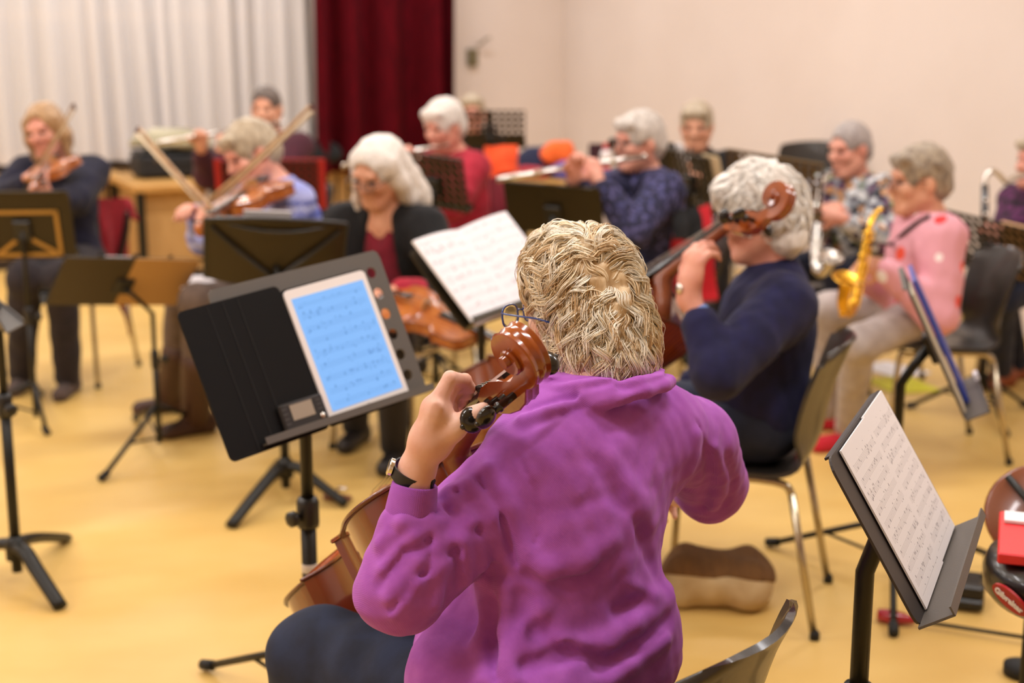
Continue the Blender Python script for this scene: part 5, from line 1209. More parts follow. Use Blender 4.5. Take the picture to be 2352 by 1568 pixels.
chair(J10['org'], -168, 'dark shell chair under the clarinet player in black')
# curved instrument player
J11 = person('person in a floral shirt with cropped grey hair playing a curved silver saxophone', at(1952, 342, 6.5), -135, hh=-122, hp=10, RH=(at(1880, 498, 6.2), nrm(V(.3, -.3, .3)), V(.6, .2, -.2)), LH=(at(1930, 500, 6.1), nrm(V(-.6, .1, .2)), V(-.3, .8, -.2)), top=floral_m, bot=blue_tr, shoe=shoe_black, hair=('crop', grey_h), skin=skin_b, seed=91, tops=.014, topname='shirt', sleeve=.8)
chair(J11['org'], -135, 'dark shell chair under the person in the floral shirt')
def sax(P, r, label, m, keysz=1.0, bellr=.062, name='saxophone', tilt=V(0, 0, 1)):
    """P: path from mouthpiece over the neck, down the body, round the bow to the bell rim"""
    org = V(*P[0]); root = empty_m(name, Matrix.Translation(Vector(org)), label, 'saxophone'); Q = catmull([np.asarray(p) - org for p in P], 7); n = len(Q); t = np.linspace(0, 1, n)
    rad = r * (.38 + .62 * np.clip(t / .25, 0, 1)) + r * 1.1 * np.clip((t - .25) / .75, 0, 1) ** 1.5; rad[-5:] *= np.array([1.05, 1.15, 1.35, 1.7, 2.1])
    k0 = int(n * .12); MB().tube(Q[:k0 + 1], list(rad[:k0 + 1] * 1.1), 12).build('mouthpiece', ebony, root); k1 = int(n * .3)
    MB().tube(Q[k0:k1 + 1], list(rad[k0:k1 + 1]), 14).build('neck', m, root); k2 = int(n * .72); MB().tube(Q[k1:k2 + 1], list(rad[k1:k2 + 1]), 16).build('body_tube', m, root); MB().tube(Q[k2:], list(rad[k2:]), 20, cap=False).build('bell', m, root)
    rim = Q[-1]; ax = nrm(Q[-1] - Q[-2]); u = nrm(np.cross(ax, V(.3, .9, .1))); v = np.cross(ax, u); MB().tube([rim + (u * math.cos(a) + v * math.sin(a)) * rad[-1] for a in np.linspace(0, 6.2832, 25)], .0035, 6, cap=False).build('bell_rim', m, root)
    for k in range(14):
        i = k1 + int((k2 - k1) * (k + .5) / 14); tg = nrm(Q[i + 1] - Q[i]); sd = nrm(np.cross(tg, V(0, 1, 0))) * (1 if k % 3 else -1); sd = nrm(sd + V(0, -1.0, 0)); MB().lathe([(.012 * keysz, 0), (.013 * keysz, .003), (.009 * keysz, .006)], Q[i] + sd * (rad[i] + .004), sd, 12).build('key', m, root)
    for k in range(2): sd = V((-1) ** k * .7, -.7, 0); MB().tube([Q[i_] + sd * (rad[i_] + .009) for i_ in range(k1, k2, 2)], .003, 6).build('rod', m, root)
    return root
sax([at(1925, 392, 6.36), at(1905, 400, 6.28), at(1884, 432, 6.2), at(1876, 480, 6.15), at(1874, 540, 6.1), at(1872, 600, 6.05), at(1884, 628, 6.0), at(1902, 612, 5.97), at(1908, 590, 5.95)], .012, 'curved silver saxophone of the person in the floral shirt', silver_m, .9)
# saxophone player in pink
J12 = person('person in a pink sweater with red and white patches playing a saxophone', at(2112, 415, 5.42), -92, hh=-97, hp=6, lean=-.02, RH=(at(1992, 640, 5.38), nrm(V(-.5, -.3, .3)), V(-.1, -.9, 0)), LH=(at(2040, 622, 5.17), nrm(V(-.9, .15, .25)), V(-.1, .9, -.2)), LP=V(.5, -.2, -1), RP=V(.3, .3, -1), knees=[at(1972, 790, 5.16), at(1898, 712, 5.55)], feet=[fl(1945, 1030), fl(1905, 985)],
             top=pink_m, bot=grey_tr, shoe=shoe_red, hair=('short', mix_h), skin=skin_c, seed=101, tops=.014, hs=1.08, glass=dark_frame)
sax([at(2052, 478, 5.27), at(2030, 478, 5.22), at(2008, 494, 5.2), at(1996, 530, 5.17), at(1984, 590, 5.14), at(1968, 660, 5.10), at(1956, 705, 5.06), at(1940, 712, 5.0), at(1936, 690, 4.97), at(1942, 660, 4.96), at(1948, 640, 4.95)], .0125, 'gold saxophone of the person in pink', gold_m, 1.0)
def on_surf(S, px, py):
    d = nrm(ray(px, py)); t = 3.5
    for _ in range(80):
        q = float(S.ev((CAMP + d * t)[None])[0]); t += q * .7
        if q < .001 or t > 8: break
    return CAMP + d * (t - .016)
spts = [at(2004, 560, 5.1)] + [on_surf(J12['top'], *p) for p in ((2048, 560), (2075, 535), (2105, 512), (2135, 496))]
st_ = MB(); st_.tube(catmull([p - spts[0] for p in spts], 5), .008, 6); st_.build('neck_strap', black_metal, None).location = spts[0]
tag(bpy.data.objects['neck_strap'], 'black neck strap running from the gold saxophone over the pink shoulder', 'strap')
chair(J12['org'] + V(.06, 0, 0), -92, 'dark shell chair under the saxophone player in pink')
# bass clarinet player at the right edge
J13 = person('person in a violet print shirt with a bass clarinet at the right edge', at(2388, 372, 6.4), -112, hh=-105, RH=(at(2306, 610, 6.12), nrm(V(-.4, -.2, .3)), V(.3, -.7, 0)), LH=(at(2315, 545, 6.0), nrm(V(-.8, .2, .3)), V(0, .9, 0)), knees=[at(2300, 690, 6.15), at(2300, 680, 6.45)], feet=[fl(2296, 888), fl(2335, 870)], top=violet_m, bot=blue_tr, shoe=shoe_tan, hair=('short', ash_h), skin=skin_b, seed=111, tops=.016, topname='shirt')
bc = empty_m('bass_clarinet', Matrix.Translation(Vector(at(2352, 404, 6.25))), 'black bass clarinet with curved silver neck at the right edge', 'bass clarinet'); bo = at(2352, 404, 6.25)
MB().tube(catmull([at(2356, 402, 6.25) - bo, at(2330, 408, 6.22) - bo, at(2312, 418, 6.2) - bo, at(2296, 402, 6.18) - bo, at(2280, 392, 6.17) - bo, at(2266, 402, 6.16) - bo, at(2262, 425, 6.15) - bo], 6), .012, 10).build('neck', silver_m, bc)
MB().tube([at(2262, 425, 6.15) - bo, at(2262, 720, 6.05) - bo], [.016, .02], 12).build('tube', ebony, bc); MB().tube(catmull([at(2262, 720, 6.05) - bo, at(2258, 765, 6.0) - bo, at(2240, 770, 5.95) - bo, at(2234, 735, 5.93) - bo, at(2230, 705, 5.9) - bo], 5), [.02 + .0018 * i for i in range(21)], 14).build('bell', silver_m, bc)
for k in range(8): MB().lathe([(.011, 0), (.011, .004), (.008, .007)], at(2262, 460 + 32 * k, 6.13 - .01 * k) - bo + V(0, -.018, 0), V(0, -1, 0), 10).build('key', silver_m, bc)
chair(J13['org'] + V(.02, .0, 0), -112, 'dark shell chair under the bass clarinet player')
# ------------------------------------------------------------------ tablet and case on the front stand
page_m = sheet_mat('printed_music', '#e9e4e6', '#7a727a', rows=11, dens=.3); page2_m = sheet_mat('printed_music_book', '#e9e6ea', '#8a868e', rows=9, cols=2, dens=.35, margin=.05)
screen_m = sheet_mat('tablet_screen', '#86bfff', '#3f78c0', rows=9, emit=.95, dens=.25, margin=.05)
case_m = mat('tablet_case_leather', '#0b0a0b', .7, spec=.2, bump=.15, bscale=400)
TM = DM1 @ Matrix.Translation((-.052, -.042, .008)) @ Matrix.Rotation(math.radians(1), 4, 'Z')
tb = empty_m('tablet', TM, 'white tablet showing music on a blue screen in an open black case', 'tablet')
MB().prism(smooth_rect(.222, .306, .012), 0, .006, Matrix.Translation((.105, .02, .004))).build('body', mat('tablet_white', '#e9e4e2', .3), tb, False)
sc_ = MB().add([(-.098, -.131, 0), (.098, -.131, 0), (.098, .131, 0), (-.098, .131, 0)], [(0, 1, 2, 3)]).build('screen', screen_m, tb, False); sc_.location = (.105, .02, .0108); uv_plane(sc_)
MB().lathe([(.006, 0), (.0065, .0006)], (.105, -.122, .0102), (0, 0, 1), 16).build('home_button', mat('button_grey', '#cfc9c6', .3), tb)
cs = MB().prism(smooth_rect(.252, .332, .014), 0, .004, Matrix.Translation((-.135, .024, .001))).build('case_cover', case_m, tb, False)
for k, x in enumerate((-.190, -.152, -.116)): MB().box((x, .024, .0052), (.0025, .322, .0018)).build('fold_groove', mat('case_seam', '#060606', .8), cs, False)
MB().prism(smooth_rect(.232, .318, .014), -.001, .003, Matrix.Translation((.105, .018, 0))).build('case_back', case_m, tb, False)
# tuner
tn = empty_m('tuner', TM @ Matrix.Translation((-.066, -.098, .008)) @ Matrix.Rotation(math.radians(-1), 4, 'Z'), 'small black tuner with a grey display on the tablet case', 'tuner')
MB().box((0, 0, .006), (.112, .072, .012), bev=.004).build('body', mat('tuner_black', '#1b1818', .45), tn, False); MB().box((-.003, .012, .0125), (.056, .034, .0014)).build('display', mat('lcd_grey', '#9a8e7e', .35), tn, False)
MB().lathe([(.006, 0), (.006, .003), (.004, .004)], (.040, -.012, .012), (0, 0, 1), 14).build('button', silver_m, tn)
for k in range(4):
    MB().box((-.045, .024 - .011 * k, .0124), (.012, .004, .001)).build('button', mat('tuner_button', '#3a3636', .5), tn, False)
for k in range(3): MB().box((.041, .024 - .010 * k, .0124), (.012, .004, .001)).build('button', MATS['tuner_button'], tn, False)
for x, w_ in ((-.038, .022), (-.012, .016)): MB().box((x, -.028, .0124), (w_, .006, .0006)).build('print', mat('tuner_print', '#a8a2a0', .6), tn, False)
MB().box((0, .031, .0124), (.09, .003, .0008)).build('print', MATS['tuner_button'], tn, False)

# ------------------------------------------------------------------ the other music stands
def place(px, py, Y): p = at(px, py, Y); return p
# white music book before the second cellist
c = at(1090, 636, 4.4); s2, DM = stand((c[0] + .02, c[1] + .0, 0), 128, 'music stand with the open white music book', hz=float(c[2]), tilt=42, w=.46, d=.30, m=desk_brown, base='tube', leglen=.32, legang=40, roll=4)
on_desk('music_book', DM, .035, .012, .50, .325, page2_m, 'open white music book on the stand left of the blond curls', 'music book', z=.03, th=.008, curve=.022, roll=2)
# ribbed stand seen from behind
c = at(640, 575, 4.85); b3 = fl(658, 1150); s3, DM3 = stand((b3[0], b3[1], 0), -8, 'black music stand with ribbed curved back seen from behind', hz=float(c[2]), tilt=32, w=.47, d=.26, desk='ribbed', m=desk_brown, base='curved', tips=[fl(530, 1215), fl(795, 1165), fl(625, 1092)], fwd=.06, roll=4, dx=-.01)
on_desk('paper_sheet', DM3, .03, .12, .16, .06, paper_m, 'white paper edge showing over the ribbed stand', 'paper', z=.03, th=.004)
# folding stand with brass-coloured back
c = at(292, 632, 5.35); b4 = V(*at(360, 900, 5.35)); s4, DM4 = stand((b4[0], b4[1], 0), -28, 'folding music stand with tan backed plates beside the tablet stand', hz=float(c[2]) - .01, tilt=46, w=.54, d=.32, desk='wire', m=black_metal, base='tube', tips=[fl(236, 1106), fl(312, 968), fl(480, 975)], roll=9, dx=-.10, r=.009)
on_desk('music_folder', DM4, -.125, 0, .25, .30, mat('tan_board', '#b98f58', .6), 'tan music folder lying open on the folding stand', 'folder', z=-.010, th=.004, uv=False)
on_desk('music_folder', DM4, .13, 0, .26, .30, mat('dark_board', '#33260f', .5), 'dark brown music folder on the folding stand', 'folder', z=-.010, th=.004, uv=False)
on_desk('paper_sheet', DM4, .06, .12, .10, .04, paper_m, 'white paper edge above the folding stand', 'paper', z=.004, th=.003)
# stand before the blond violinist
c = at(55, 515, 5.75); s5, DM5 = stand((c[0], c[1] - .02, 0), -6, 'dark music stand with a brass frame before the blond violinist', hz=float(c[2]), tilt=18, w=.40, d=.30, m=desk_brown, base='tube', tips=[fl(108, 1000), fl(95, 912), fl(-90, 960)], r=.009)

for pts, nm in (([(-.14, -.13), (.12, -.13), (.12, .06), (-.14, .06), (-.14, -.13)], 'brass_frame'), ([(-.12, -.12), (.0, -.04), (.10, -.12)], 'brass_brace')):
    mb = MB()
    for a_, b_ in zip(pts[:-1], pts[1:]):
        a_ = V(*a_, -.008); b_ = V(*b_, -.008); d_ = nrm(b_ - a_); mb.box((a_ + b_) / 2, (np.linalg.norm(b_ - a_) + .012, .016, .006), np.stack([d_, np.cross(V(0, 0, 1), d_), V(0, 0, 1)], 1))
    L5 = Matrix.Rotation(math.radians(-6), 4, 'Z') @ Matrix.Translation((-c[0], -c[1] + .02, 0)) @ DM5; mb.v = [tuple(L5 @ Vector(p)) for p in mb.v]; mb.build(nm, brass_m, s5, False)
# stand at the left edge
b6 = atz(38, 1282, .09); s6, DM6 = stand((b6[0], b6[1], 0), 60, 'grey orchestra stand cut by the left edge, curved tripod foot', hz=.98, tilt=24, w=.50, d=.34, base='curved', tips=[fl(140, 1402), fl(152, 1243), fl(-130, 1300)], fwd=-.10, dx=.04)
# perforated stands
c = at(618, 432, 7.0); s7, DM7 = stand((c[0], c[1] + .05, 0), -5, 'dark red perforated stand behind the blue sweater', hz=float(c[2]), tilt=18, w=.46, d=.27, desk='perf', m=desk_red, base='tube', leglen=.3)
on_desk('music_folder', DM7, 0, .01, .54, .27, mat('red_folder', '#b5201f', .5), 'red music folder with edges showing around the perforated stand', 'folder', z=.012, th=.004, uv=False)
c = at(996, 418, 6.3); s8, DM8 = stand((c[0], c[1], 0), 30, 'perforated stand in front of the crimson cardigan', hz=float(c[2]), tilt=22, w=.32, d=.26, desk='perf', m=desk_brown, base='tube', leglen=.3, roll=6, hole_r=.0075)
c = at(1125, 296, 8.3); s9, DM9 = stand((c[0], c[1], 0), 2, 'split perforated stand at the back against the pale wall', hz=float(c[2]), tilt=12, w=.42, d=.22, desk='split', m=desk_brown, base='tube', leglen=.3, holes=lambda i, j: not (j < 2 and i < 3))
c = at(1272, 480, 5.9); s10, DM10 = stand((c[0], c[1], 0), 20, 'plain dark olive stand below the long flute', hz=float(c[2]), tilt=28, w=.42, d=.25, m=desk_brown, base='tube', leglen=.3, roll=3)
c = at(1428, 385, 6.9); s11, DM11 = stand((c[0] + .14, c[1] + .1, 0), 52, 'perforated stand with pale pages behind the leaf-print blouse', hz=float(c[2]) - .02, tilt=20, w=.44, d=.30, desk='perf', m=desk_brown, base='tube', leglen=.3)
on_desk('sheet_music', DM11, -.20, 0, .14, .30, page_m, 'pale music pages on the stand before the person in black', 'sheet music', z=.008, th=.008)
c = at(1585, 412, 6.7); s11b, DM11b = stand((c[0], c[1], 0), 62, 'perforated stand with a thick pale page edge below the black top', hz=float(c[2]), tilt=18, w=.36, d=.26, desk='perf', m=desk_brown, base='tube', leglen=.3, roll=4)
on_desk('sheet_music', DM11b, -.19, 0, .12, .29, mat('cream_paper', '#d8bf96', .8), 'cream sheet of paper on the stand below the black top', 'sheet music', z=.01, th=.006, uv=False)
c = at(1778, 428, 6.0); s12, DM12 = stand((c[0], c[1], 0), 28, 'brown perforated stand behind the white-haired cellist', hz=float(c[2]), tilt=30, w=.40, d=.30, desk='perf', m=mat('stand_desk_tan', '#54401f', .45, .3), base='tube', leglen=.3, roll=8)
c = at(2278, 570, 5.9); s13, DM13 = stand((c[0], c[1], 0), 58, 'dark perforated stand before the bass clarinet', hz=float(c[2]), tilt=28, w=.42, d=.28, desk='perf', m=desk_brown, base='tube', leglen=.3, roll=6)
on_desk('music_folder', DM13, -.17, 0, .20, .29, mat('cream_red_folder', '#c99a6a', .6), 'cream music folder with a red edge on the stand at the right edge', 'folder', z=.010, th=.012, uv=False)
# stand with handwritten sheets, front right
c = (at(1922, 1055, 2.0) + at(2225, 1175, 2.45)) / 2; TL, TR, BL = V(.47, 1.98, 1.0), V(.645, 2.40, 1.0), at(2104, 1412, 2.09); cc_ = (TR + BL) / 2
s14, DM14 = stand((cc_[0] - .045, cc_[1] + .015, 0), 113, 'black music stand with handwritten sheets at the right front', hz=float(cc_[2]), tilt=31, w=.49, d=.285, m=mat('stand_desk_black', '#2a2220', .5), base='curved', leglen=.3, r=.016, lip=.058, fwd=.045, lipm=desk_grey)
on_desk('sheet_music', DM14, -.075, .0, .215, .275, page_m, 'handwritten music sheet, near one on the right front stand', 'sheet music', z=.006, th=.003)
on_desk('sheet_music', DM14, .125, .002, .20, .275, page_m, 'music sheet, far one on the right front stand', 'sheet music', z=.005, th=.003)
# stand with the blue folder
c = at(2165, 790, 3.95); s15, DM15 = stand((c[0] - .09, c[1] + .08, 0), 103, 'music stand with a blue folder beside the pink sweater', hz=float(c[2]), tilt=26, w=.44, d=.40, m=desk_grey, base='tube', leglen=.42, legang=90, r=.0145, lip=.07, fwd=.08)
on_desk('sheet_music', DM15, -.10, 0, .21, .36, mat('cream_page', '#c9bda6', .8), 'pale page standing on the blue folder stand', 'sheet music', z=.008, th=.006, uv=False)
on_desk('ring_binder', DM15, .07, .0, .30, .38, mat('blue_plastic', '#2a3f9c', .35), 'blue ring binder on the right-hand stand', 'binder', z=.022, th=.012, uv=False)
on_desk('page_clip', DM15, .10, -.17, .05, .018, mat('white_plastic', '#e8e6ea', .3), 'white page clip at the ledge of the blue folder stand', 'clip', z=.07, th=.014, uv=False)

# ------------------------------------------------------------------ clothes over chairs, bags and small things
def cloth(name, pts, r, m, label, cat, seed=1, h=.008, extra=None, k=.03):
    S = Sol(); org = np.asarray(pts[0], float) * V(1, 1, 0)
    for ch, rr in zip(pts[1:] if isinstance(pts[0], np.ndarray) is False else [pts], [r]): S.chain(ch, rr, k)
    if extra: extra(S)
    w_ = waves(seed, .008, 30, 6); S.disp = w_; return tag(S.build(name, m, None, h, (0, 0, 0), 1), label, cat)
def drape(name, quad, th, m, label, cat, seed=2, n=14):
    """hanging cloth between four corners with folds"""
    q = [np.asarray(p, float) for p in quad]; rnd = np.random.RandomState(seed); G = []; nn = nrm(np.cross(q[1] - q[0], q[3] - q[0]))
    for i in range(n):
        v = i / (n - 1); row = []
        for j in range(n):
            u = j / (n - 1); p = (q[0] * (1 - u) + q[1] * u) * (1 - v) + (q[3] * (1 - u) + q[2] * u) * v; row.append(p + nn * .018 * v * math.sin(u * 9 + seed) + nn * .006 * math.sin(v * 7 + u * 3))
        G.append(row)
    c0 = sum(q) / 4; mb = MB(); mb.grid(np.array(G) - c0, th); o = mb.build(name, m, None, True, auto=60); o.location = c0; return tag(o, label, cat)
red_cloth = gm('red_cloth', '#8c1020', '#7a0c1a'); orange_cl = gm('orange_cloth', '#e8501e', '#d8481a'); maroon_cl = gm('maroon_cloth', '#7c1a2a'); red2 = gm('scarlet_cloth', '#c41c28')
drape('red_jacket', [at(222, 455, 6.75), at(285, 458, 6.9), at(296, 770, 6.9), at(232, 560, 6.75)], .02, red_cloth, 'red jacket hanging over the chair of the blond violinist', 'jacket', 3)
drape('red_scarf', [at(268, 452, 6.92), at(296, 458, 6.98), at(322, 505, 6.95), at(280, 500, 6.9)], .02, red_cloth, 'corner of red cloth sticking out behind the blond violinist', 'cloth', 5)
drape('orange_jacket', [at(1112, 338, 7.9), at(1190, 340, 7.9), at(1185, 395, 7.8), at(1125, 410, 7.8)], .05, orange_cl, 'bright orange jacket behind the crimson cardigan', 'jacket', 6)
drape('maroon_jacket', [at(1125, 408, 7.25), at(1160, 400, 7.4), at(1195, 530, 7.4), at(1140, 540, 7.2)], .03, maroon_cl, 'maroon jacket over the chair of the person in crimson', 'jacket', 7)
drape('scarlet_jacket', [at(1540, 500, 6.1), at(1625, 470, 6.3), at(1640, 690, 6.1), at(1560, 690, 6.0)], .03, red2, 'scarlet and black jacket over the chair behind the leaf-print blouse', 'jacket', 8)
drape('black_vest', [at(1548, 482, 6.0), at(1600, 480, 6.05), at(1612, 545, 6.0), at(1550, 550, 5.95)], .03, black_top, 'black vest hanging in front of the scarlet jacket', 'vest', 9)
chair(at(1862, 400, 8.6) + V(0, .0, 0), -160, 'empty dark shell chair against the wall behind the floral shirt', top=.96, wide=.5)
# table with bags at the back
def table(p, h, w, d, z, label):
    root = empty('folding_table', (p[0], p[1], 0), h, label, 'table'); MB().box((0, 0, z - .02), (w, d, .045), bev=.008).build('top', pine, root, False)
    for sx in (-1, 1):
        for sy in (-1, 1): MB().tube([(sx * (w / 2 - .08), sy * (d / 2 - .06), z - .04), (sx * (w / 2 - .08), sy * (d / 2 - .06), 0)], .018, 8).build('leg', black_metal, root)
        MB().box((sx * (w / 2 - .08), 0, z - .08), (.03, d - .12, .05)).build('apron', black_metal, root, False)
    return root
tb_ = at(1395, 345, 9.15); table(tb_, 6, 1.25, .62, .72, 'pine topped folding table carrying coloured bags')
def bag(name, c, rad, m, label, seed, R=None, cat='bag'):
    S = Sol(); S.e(c, np.eye(3) if R is None else R, rad, .02); S.e(c - V(0, 0, rad[2] * .45), np.eye(3), V(*rad) * V(1.02, 1, .55), .05); w_ = waves(seed, .014, 22, 6); S.disp = w_; return tag(S.build(name, m, None, .012, (0, 0, 0), 1), label, cat)
zt_ = .72
tp = lambda px, Y, z: (lambda p: V(p[0], Y, z))(at(px, 320, Y))
bag('blue_bag', tp(1240, 9.15, zt_ + .10), V(.15, .13, .10), gm('dark_blue_bag', '#262c48'), 'dark blue bag on the back table', 3)
bag('orange_bag', tp(1283, 9.05, zt_ + .16), V(.11, .10, .08), gm('orange_bag', '#ee6a2c'), 'orange pouch on top of the bags on the back table', 4)
bag('red_bag', tp(1222, 8.98, zt_ + .045), V(.10, .08, .045), gm('red_bag', '#b3303c'), 'red pouch at the left end of the back table', 5)
bag('lilac_bag', tp(1322, 9.0, zt_ + .06), V(.13, .10, .06), gm('lilac_bag', '#6a62b4'), 'lilac bundle at the middle of the back table', 6)
o = MB().box((0, 0, .10), (.14, .05, .22), bev=.006).build('dark_folder', gm('wine_black', '#3a1a24'), None, False); o.location = tp(1378, 9.0, zt_ + .0); o.location.z = zt_ + .012; tag(o, 'dark wine coloured upright folder on the back table', 'folder')
def bottle(p, label):
    r = empty('drink_bottle', p, 0, label, 'bottle'); MB().lathe([(.03, 0), (.034, .01), (.034, .10)], (0, 0, 0), n=16).build('body', mat('bottle_red', '#c02028', .3), r); MB().lathe([(.034, .10), (.034, .17), (.022, .20)], (0, 0, 0), n=16).build('label_band', mat('bottle_white', '#e6dede', .4), r); MB().lathe([(.018, .2), (.018, .235), (.014, .24)], (0, 0, 0), n=12).build('cap', MATS['bottle_red'], r)
bottle(V(*tp(1392, 8.75, 0)[:2], zt_ + .003), 'red and white drink bottle on the back table')
# case and bag on the counter
cm = empty('instrument_case', (cnt_c[0] + .1, cnt_c[1] + .05, .66), -27, 'black instrument case on the pine counter', 'case')
MB().box((0, 0, .09), (.60, .30, .17), bev=.03).build('body', mat('case_black', '#14161a', .55), cm, False); MB().box((0, 0, .178), (.59, .29, .01), bev=.004).build('lid_seam', black_metal, cm, False)
for x in (-.18, .18): MB().box((x, -.153, .13), (.03, .008, .03)).build('latch', silver_m, cm, False)
MB().tube(catmull([V(-.06, -.155, .10), V(-.05, -.19, .11), V(.05, -.19, .11), V(.06, -.155, .10)], 4), .008, 6).build('handle', rubber, cm)
bag('striped_bag', V(cnt_c[0] + .06, cnt_c[1] + .05, .66 + .185 + .07), V(.26, .13, .07), mat('striped_olive', '#8c8468', .9, var='#c9c2a8', vscale=3, vstretch=(1, 1, 14), vlo=.4, vhi=.6), 'olive and cream striped bag lying on the black case', 9)
bag('black_bag', V(*at(735, 340, 10.9)[:2], .74), V(.16, .10, .08), black_top, 'small black bag on the bench at the edge of the red drape', 10)
# wall device
wd = onwall(1085, .02); zz = at(1085, 132, float(wd[1]))[2]; wr = empty('wall_sensor', (wd[0], wd[1], zz), -math.degrees(math.atan2(WD[1], WD[0])), 'small grey wall box with a hook above it beside the red drape', 'wall box')
MB().box((0, 0, 0), (.085, .05, .14), bev=.008).build('box', mat('sensor_grey', '#6f6648', .6), wr, False); MB().tube(catmull([V(.05, 0, .10), V(.07, -.05, .12), V(.09, -.07, .15), V(.13, -.07, .16)], 4), .011, 6).build('hook', mat('hook_grey', '#9a8f80', .5), wr)
# plaid bag on the floor
g0 = fl(1540, 1405); g1 = fl(1755, 1420); gc = (g0 + g1) / 2 + V(.01, .10, 0)
S_ = Sol(); gx = nrm(g1 - g0); gy = V(-gx[1], gx[0], 0); R_ = np.stack([gx, gy, V(0, 0, 1)], 1)
S_.e(gc + V(0, 0, .07), R_, (.155, .10, .075), .03)
for sx in (-1, 1):
    for sy in (-1, 1): S_.c(gc + gx * sx * .105 + gy * sy * .05 + V(0, 0, .045), gc + gx * sx * .095 + gy * sy * .045 + V(0, 0, .105), .045, .04, .05)
S_.plane(gc + V(0, 0, .002), V(0, 0, -1), .01); S_.disp = waves(4, .006, 30, 6)
bo_ = S_.build('canvas_bag', mat('canvas_beige', '#cfb890', .95, var='#b89c72', vscale=10), None, .007, gc, 1); bo_.location = gc; tag(bo_, 'beige and brown plaid bag lying on the floor behind the purple sweater', 'bag')
F_ = Sol(); F_.p = list(S_.p[:-1]); F_.plane(gc + V(0, 0, .088) - gy * .02, nrm(V(0, 0, -1) - gy * .35), .006); _wf = waves(4, .006, 30, 6); F_.disp = lambda P: _wf(P) + .005
pl = mat('plaid_brown', '#4a3018', .95, var='#8a6238', vscale=2, vstretch=(24, 8, 8), wave=(5, 2)); fo = F_.build('flap', pl, bo_, .006, gc, 1)
# papers under the pink player's chair, sheet near the boots
def floor_sheet(name, p, w, d, rot, m, label, cat='paper', z=.004):
    mb = MB(); mb.box((0, 0, 0), (w, d, .004)); o = mb.build(name, m, None, False); o.location = (p[0], p[1], z); o.rotation_euler = (0, 0, math.radians(rot)); return tag(o, label, cat)
floor_sheet('paper_sheet', fl(2050, 850), .22, .30, 30, paper_m, 'white paper on the floor under the chair of the person in pink'); floor_sheet('yellow_folder', fl(2070, 885), .24, .30, 15, mat('yellow_card', '#d8d028', .6), 'yellow folder on the floor under the chair of the person in pink', 'folder')
o = floor_sheet('paper_sheet', at(478, 645, 5.4), .21, .10, 10, paper_m, 'white paper lying on the knees of the viola player'); o.location = at(478, 646, 5.5); o.rotation_euler = (math.radians(18), 0, .2)
# stick with a red end, foot pedal and throne at the right
sa, sb = fl(2100, 1440), fl(2370, 1482); sa[2] = sb[2] = .02; r = empty_m('percussion_stick', Matrix.Translation(Vector(sa)), 'thin dark rod with a red clamp end on the floor at the lower right', 'rod'); MB().tube([V(0, 0, 0), sb - sa], .006, 8).build('rod', black_metal, r)
dd = nrm(sb - sa); MB().tube([-dd * .10, -dd * .06, -dd * .03, V(0, 0, 0)], [.018, .022, .016, .010], 10).build('clamp', mat('red_clear', '#a3162a', .2, coat=.5), r)
pd = fl(2222, 1385); r = empty('foot_pedal', pd, 20, 'small black foot pedal on the floor behind the right front stand', 'pedal')
MB().box((0, 0, .025), (.09, .16, .03), bev=.006).build('base', black_plastic, r, False); MB().box((0, .02, .058), (.075, .11, .03), bev=.008).build('plate', black_metal, r, False); MB().box((0, -.06, .06), (.09, .03, .04), bev=.006).build('heel', black_plastic, r, False)
for sx in (-1, 1): MB().tube([(sx * .04, .06, .03), (sx * .04, .06, .14)], .006, 8).build('post', black_metal, r)
# drum throne
tc_ = V(1.095, 2.60, 0); r = empty('drum_throne', tc_, 0, 'black round drum throne with a red badge at the right edge', 'stool')
MB().lathe([(.09, .52), (.155, .525), (.172, .545), (.175, .585), (.165, .612), (.12, .62)], (0, 0, 0), n=40).build('seat', mat('throne_vinyl', '#17130f', .3, coat=.3), r); MB().tube([(0, 0, .05), (0, 0, .53)], .02, 12).build('post', chrome, r)
for k in range(3): a_ = 2.1 * k + .6; MB().tube([(0, 0, .28), (.26 * math.cos(a_), .26 * math.sin(a_), .01)], .011, 8).build('leg', chrome, r)
bd = nrm(V(-.88, -.47, 0)); side_ = V(-bd[1], bd[0], 0); upb = nrm(V(0, 0, 1) + bd * .25); BM = frame(bd * .1755 + V(0, 0, .565), np.cross(upb, nrm(bd - upb * (bd @ upb))), upb, nrm(bd - upb * (bd @ upb))) @ Matrix.Rotation(math.radians(-22), 4, 'Z')
mb = MB(); mb.prism([(.042 * math.cos(a), .021 * math.sin(a)) for a in np.linspace(0, 6.2832, 33)[:-1]], 0, .006); mb.v = [tuple(BM @ Vector(p)) for p in mb.v]; bg = mb.build('badge', mat('badge_red', '#a8141c', .4), r, False)
def lettering(txt, size, M, m, parent, name='lettering'):
    cu = bpy.data.curves.new(name, 'FONT'); cu.body = txt; cu.size = size; cu.align_x = 'CENTER'; cu.align_y = 'CENTER'; cu.extrude = .0006; cu.offset = .0008
    t = bpy.data.objects.new(name, cu); COL.objects.link(t); dg = bpy.context.evaluated_depsgraph_get(); me = bpy.data.meshes.new_from_object(t.evaluated_get(dg)); bpy.data.objects.remove(t)
    me.transform(M); return link(name, me, m, parent, False)
lettering('Gibraltar', .0185, BM @ Matrix.Translation((0, 0, .0072)), mat('badge_white', '#eee8e4', .5), bg)
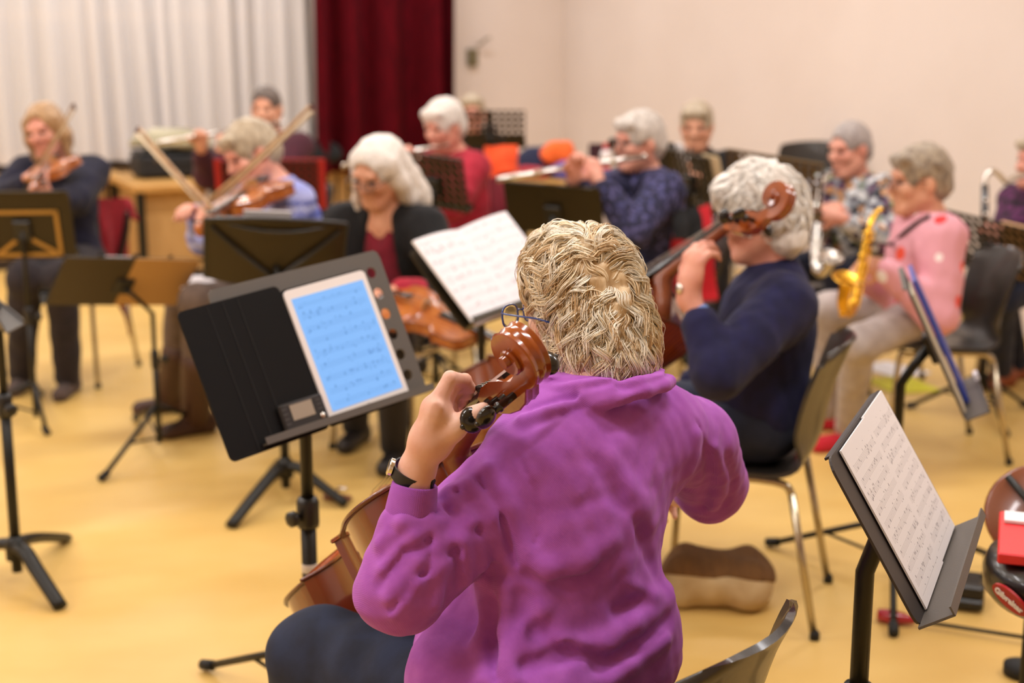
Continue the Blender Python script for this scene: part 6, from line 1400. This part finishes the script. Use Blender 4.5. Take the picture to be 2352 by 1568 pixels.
fm = DMx = frame(tc_ + V(-.02, 0, .628), nrm(V(1, -.35, 0)), nrm(V(.35, 1, 0)), V(0, 0, 1)); mb = MB(); mb.box((.03, .03, .006), (.32, .26, .022), bev=.003); o = mb.build('red_folder', mat('red_plastic', '#e02a30', .35), None, False); o.matrix_world = fm; tag(o, 'red plastic folder lying on the black drum throne', 'folder')
mb = MB(); mb.box((.03, .10, .0), (.30, .06, .006)); o2 = mb.build('paper_sheet', paper_m, None, False); o2.matrix_world = fm @ Matrix.Translation((0, .01, .0215)); tag(o2, 'white paper on the red folder at the right edge', 'paper')
# brown wooden drum beyond the throne
dc = at(2385, 1185, 2.95); r = empty('hand_drum', (dc[0], dc[1], dc[2]), 0, 'brown wooden drum body with a black bar at the right edge', 'drum'); nd = nrm(V(-.35, -.75, .55))
MB().lathe([(.04, -.10), (.085, -.06), (.108, 0), (.112, .02), (.104, .026), (.02, .03)], (0, 0, 0), nd, 36).build('shell', mat('drum_wood', '#6e3418', .3, var='#7e4020', vscale=8, coat=.5), r); u_ = nrm(np.cross(nd, V(0, 0, 1))); v_ = np.cross(nd, u_); MB().tube([nd * .036 - u_ * .03 - v_ * .10 if False else nd * .036 + (u_ * .07 + v_ * -.07), nd * .036 - (u_ * .07 + v_ * -.07)], .008, 8).build('bar', black_metal, r)
MB().tube([V(0, 0, -.09), V(.02, .05, -float(dc[2]))], .014, 8).build('stand_post', black_metal, r)
bl = fl(2345, 1550); r = MB().lathe([(.03, 0), (.045, .004), (.045, .03), (.02, .04)], (0, 0, 0), n=20).build('rubber_foot', rubber, None); r.location = (bl[0], bl[1], 0); r.name = 'rubber_disc'; tag(r, 'black rubber disc on the floor in the lower right corner', 'disc')
sl = fl(775, 1150); r = empty('floor_clip', sl, 30, 'small brown and silver clip on the floor left of the cello', 'clip'); MB().box((0, 0, .012), (.10, .05, .02), bev=.006).build('base', mat('clip_brown', '#7a4630', .4), r, False); MB().tube([(-.02, 0, .02), (.01, 0, .05), (.04, 0, .05)], .006, 8).build('arm', silver_m, r)
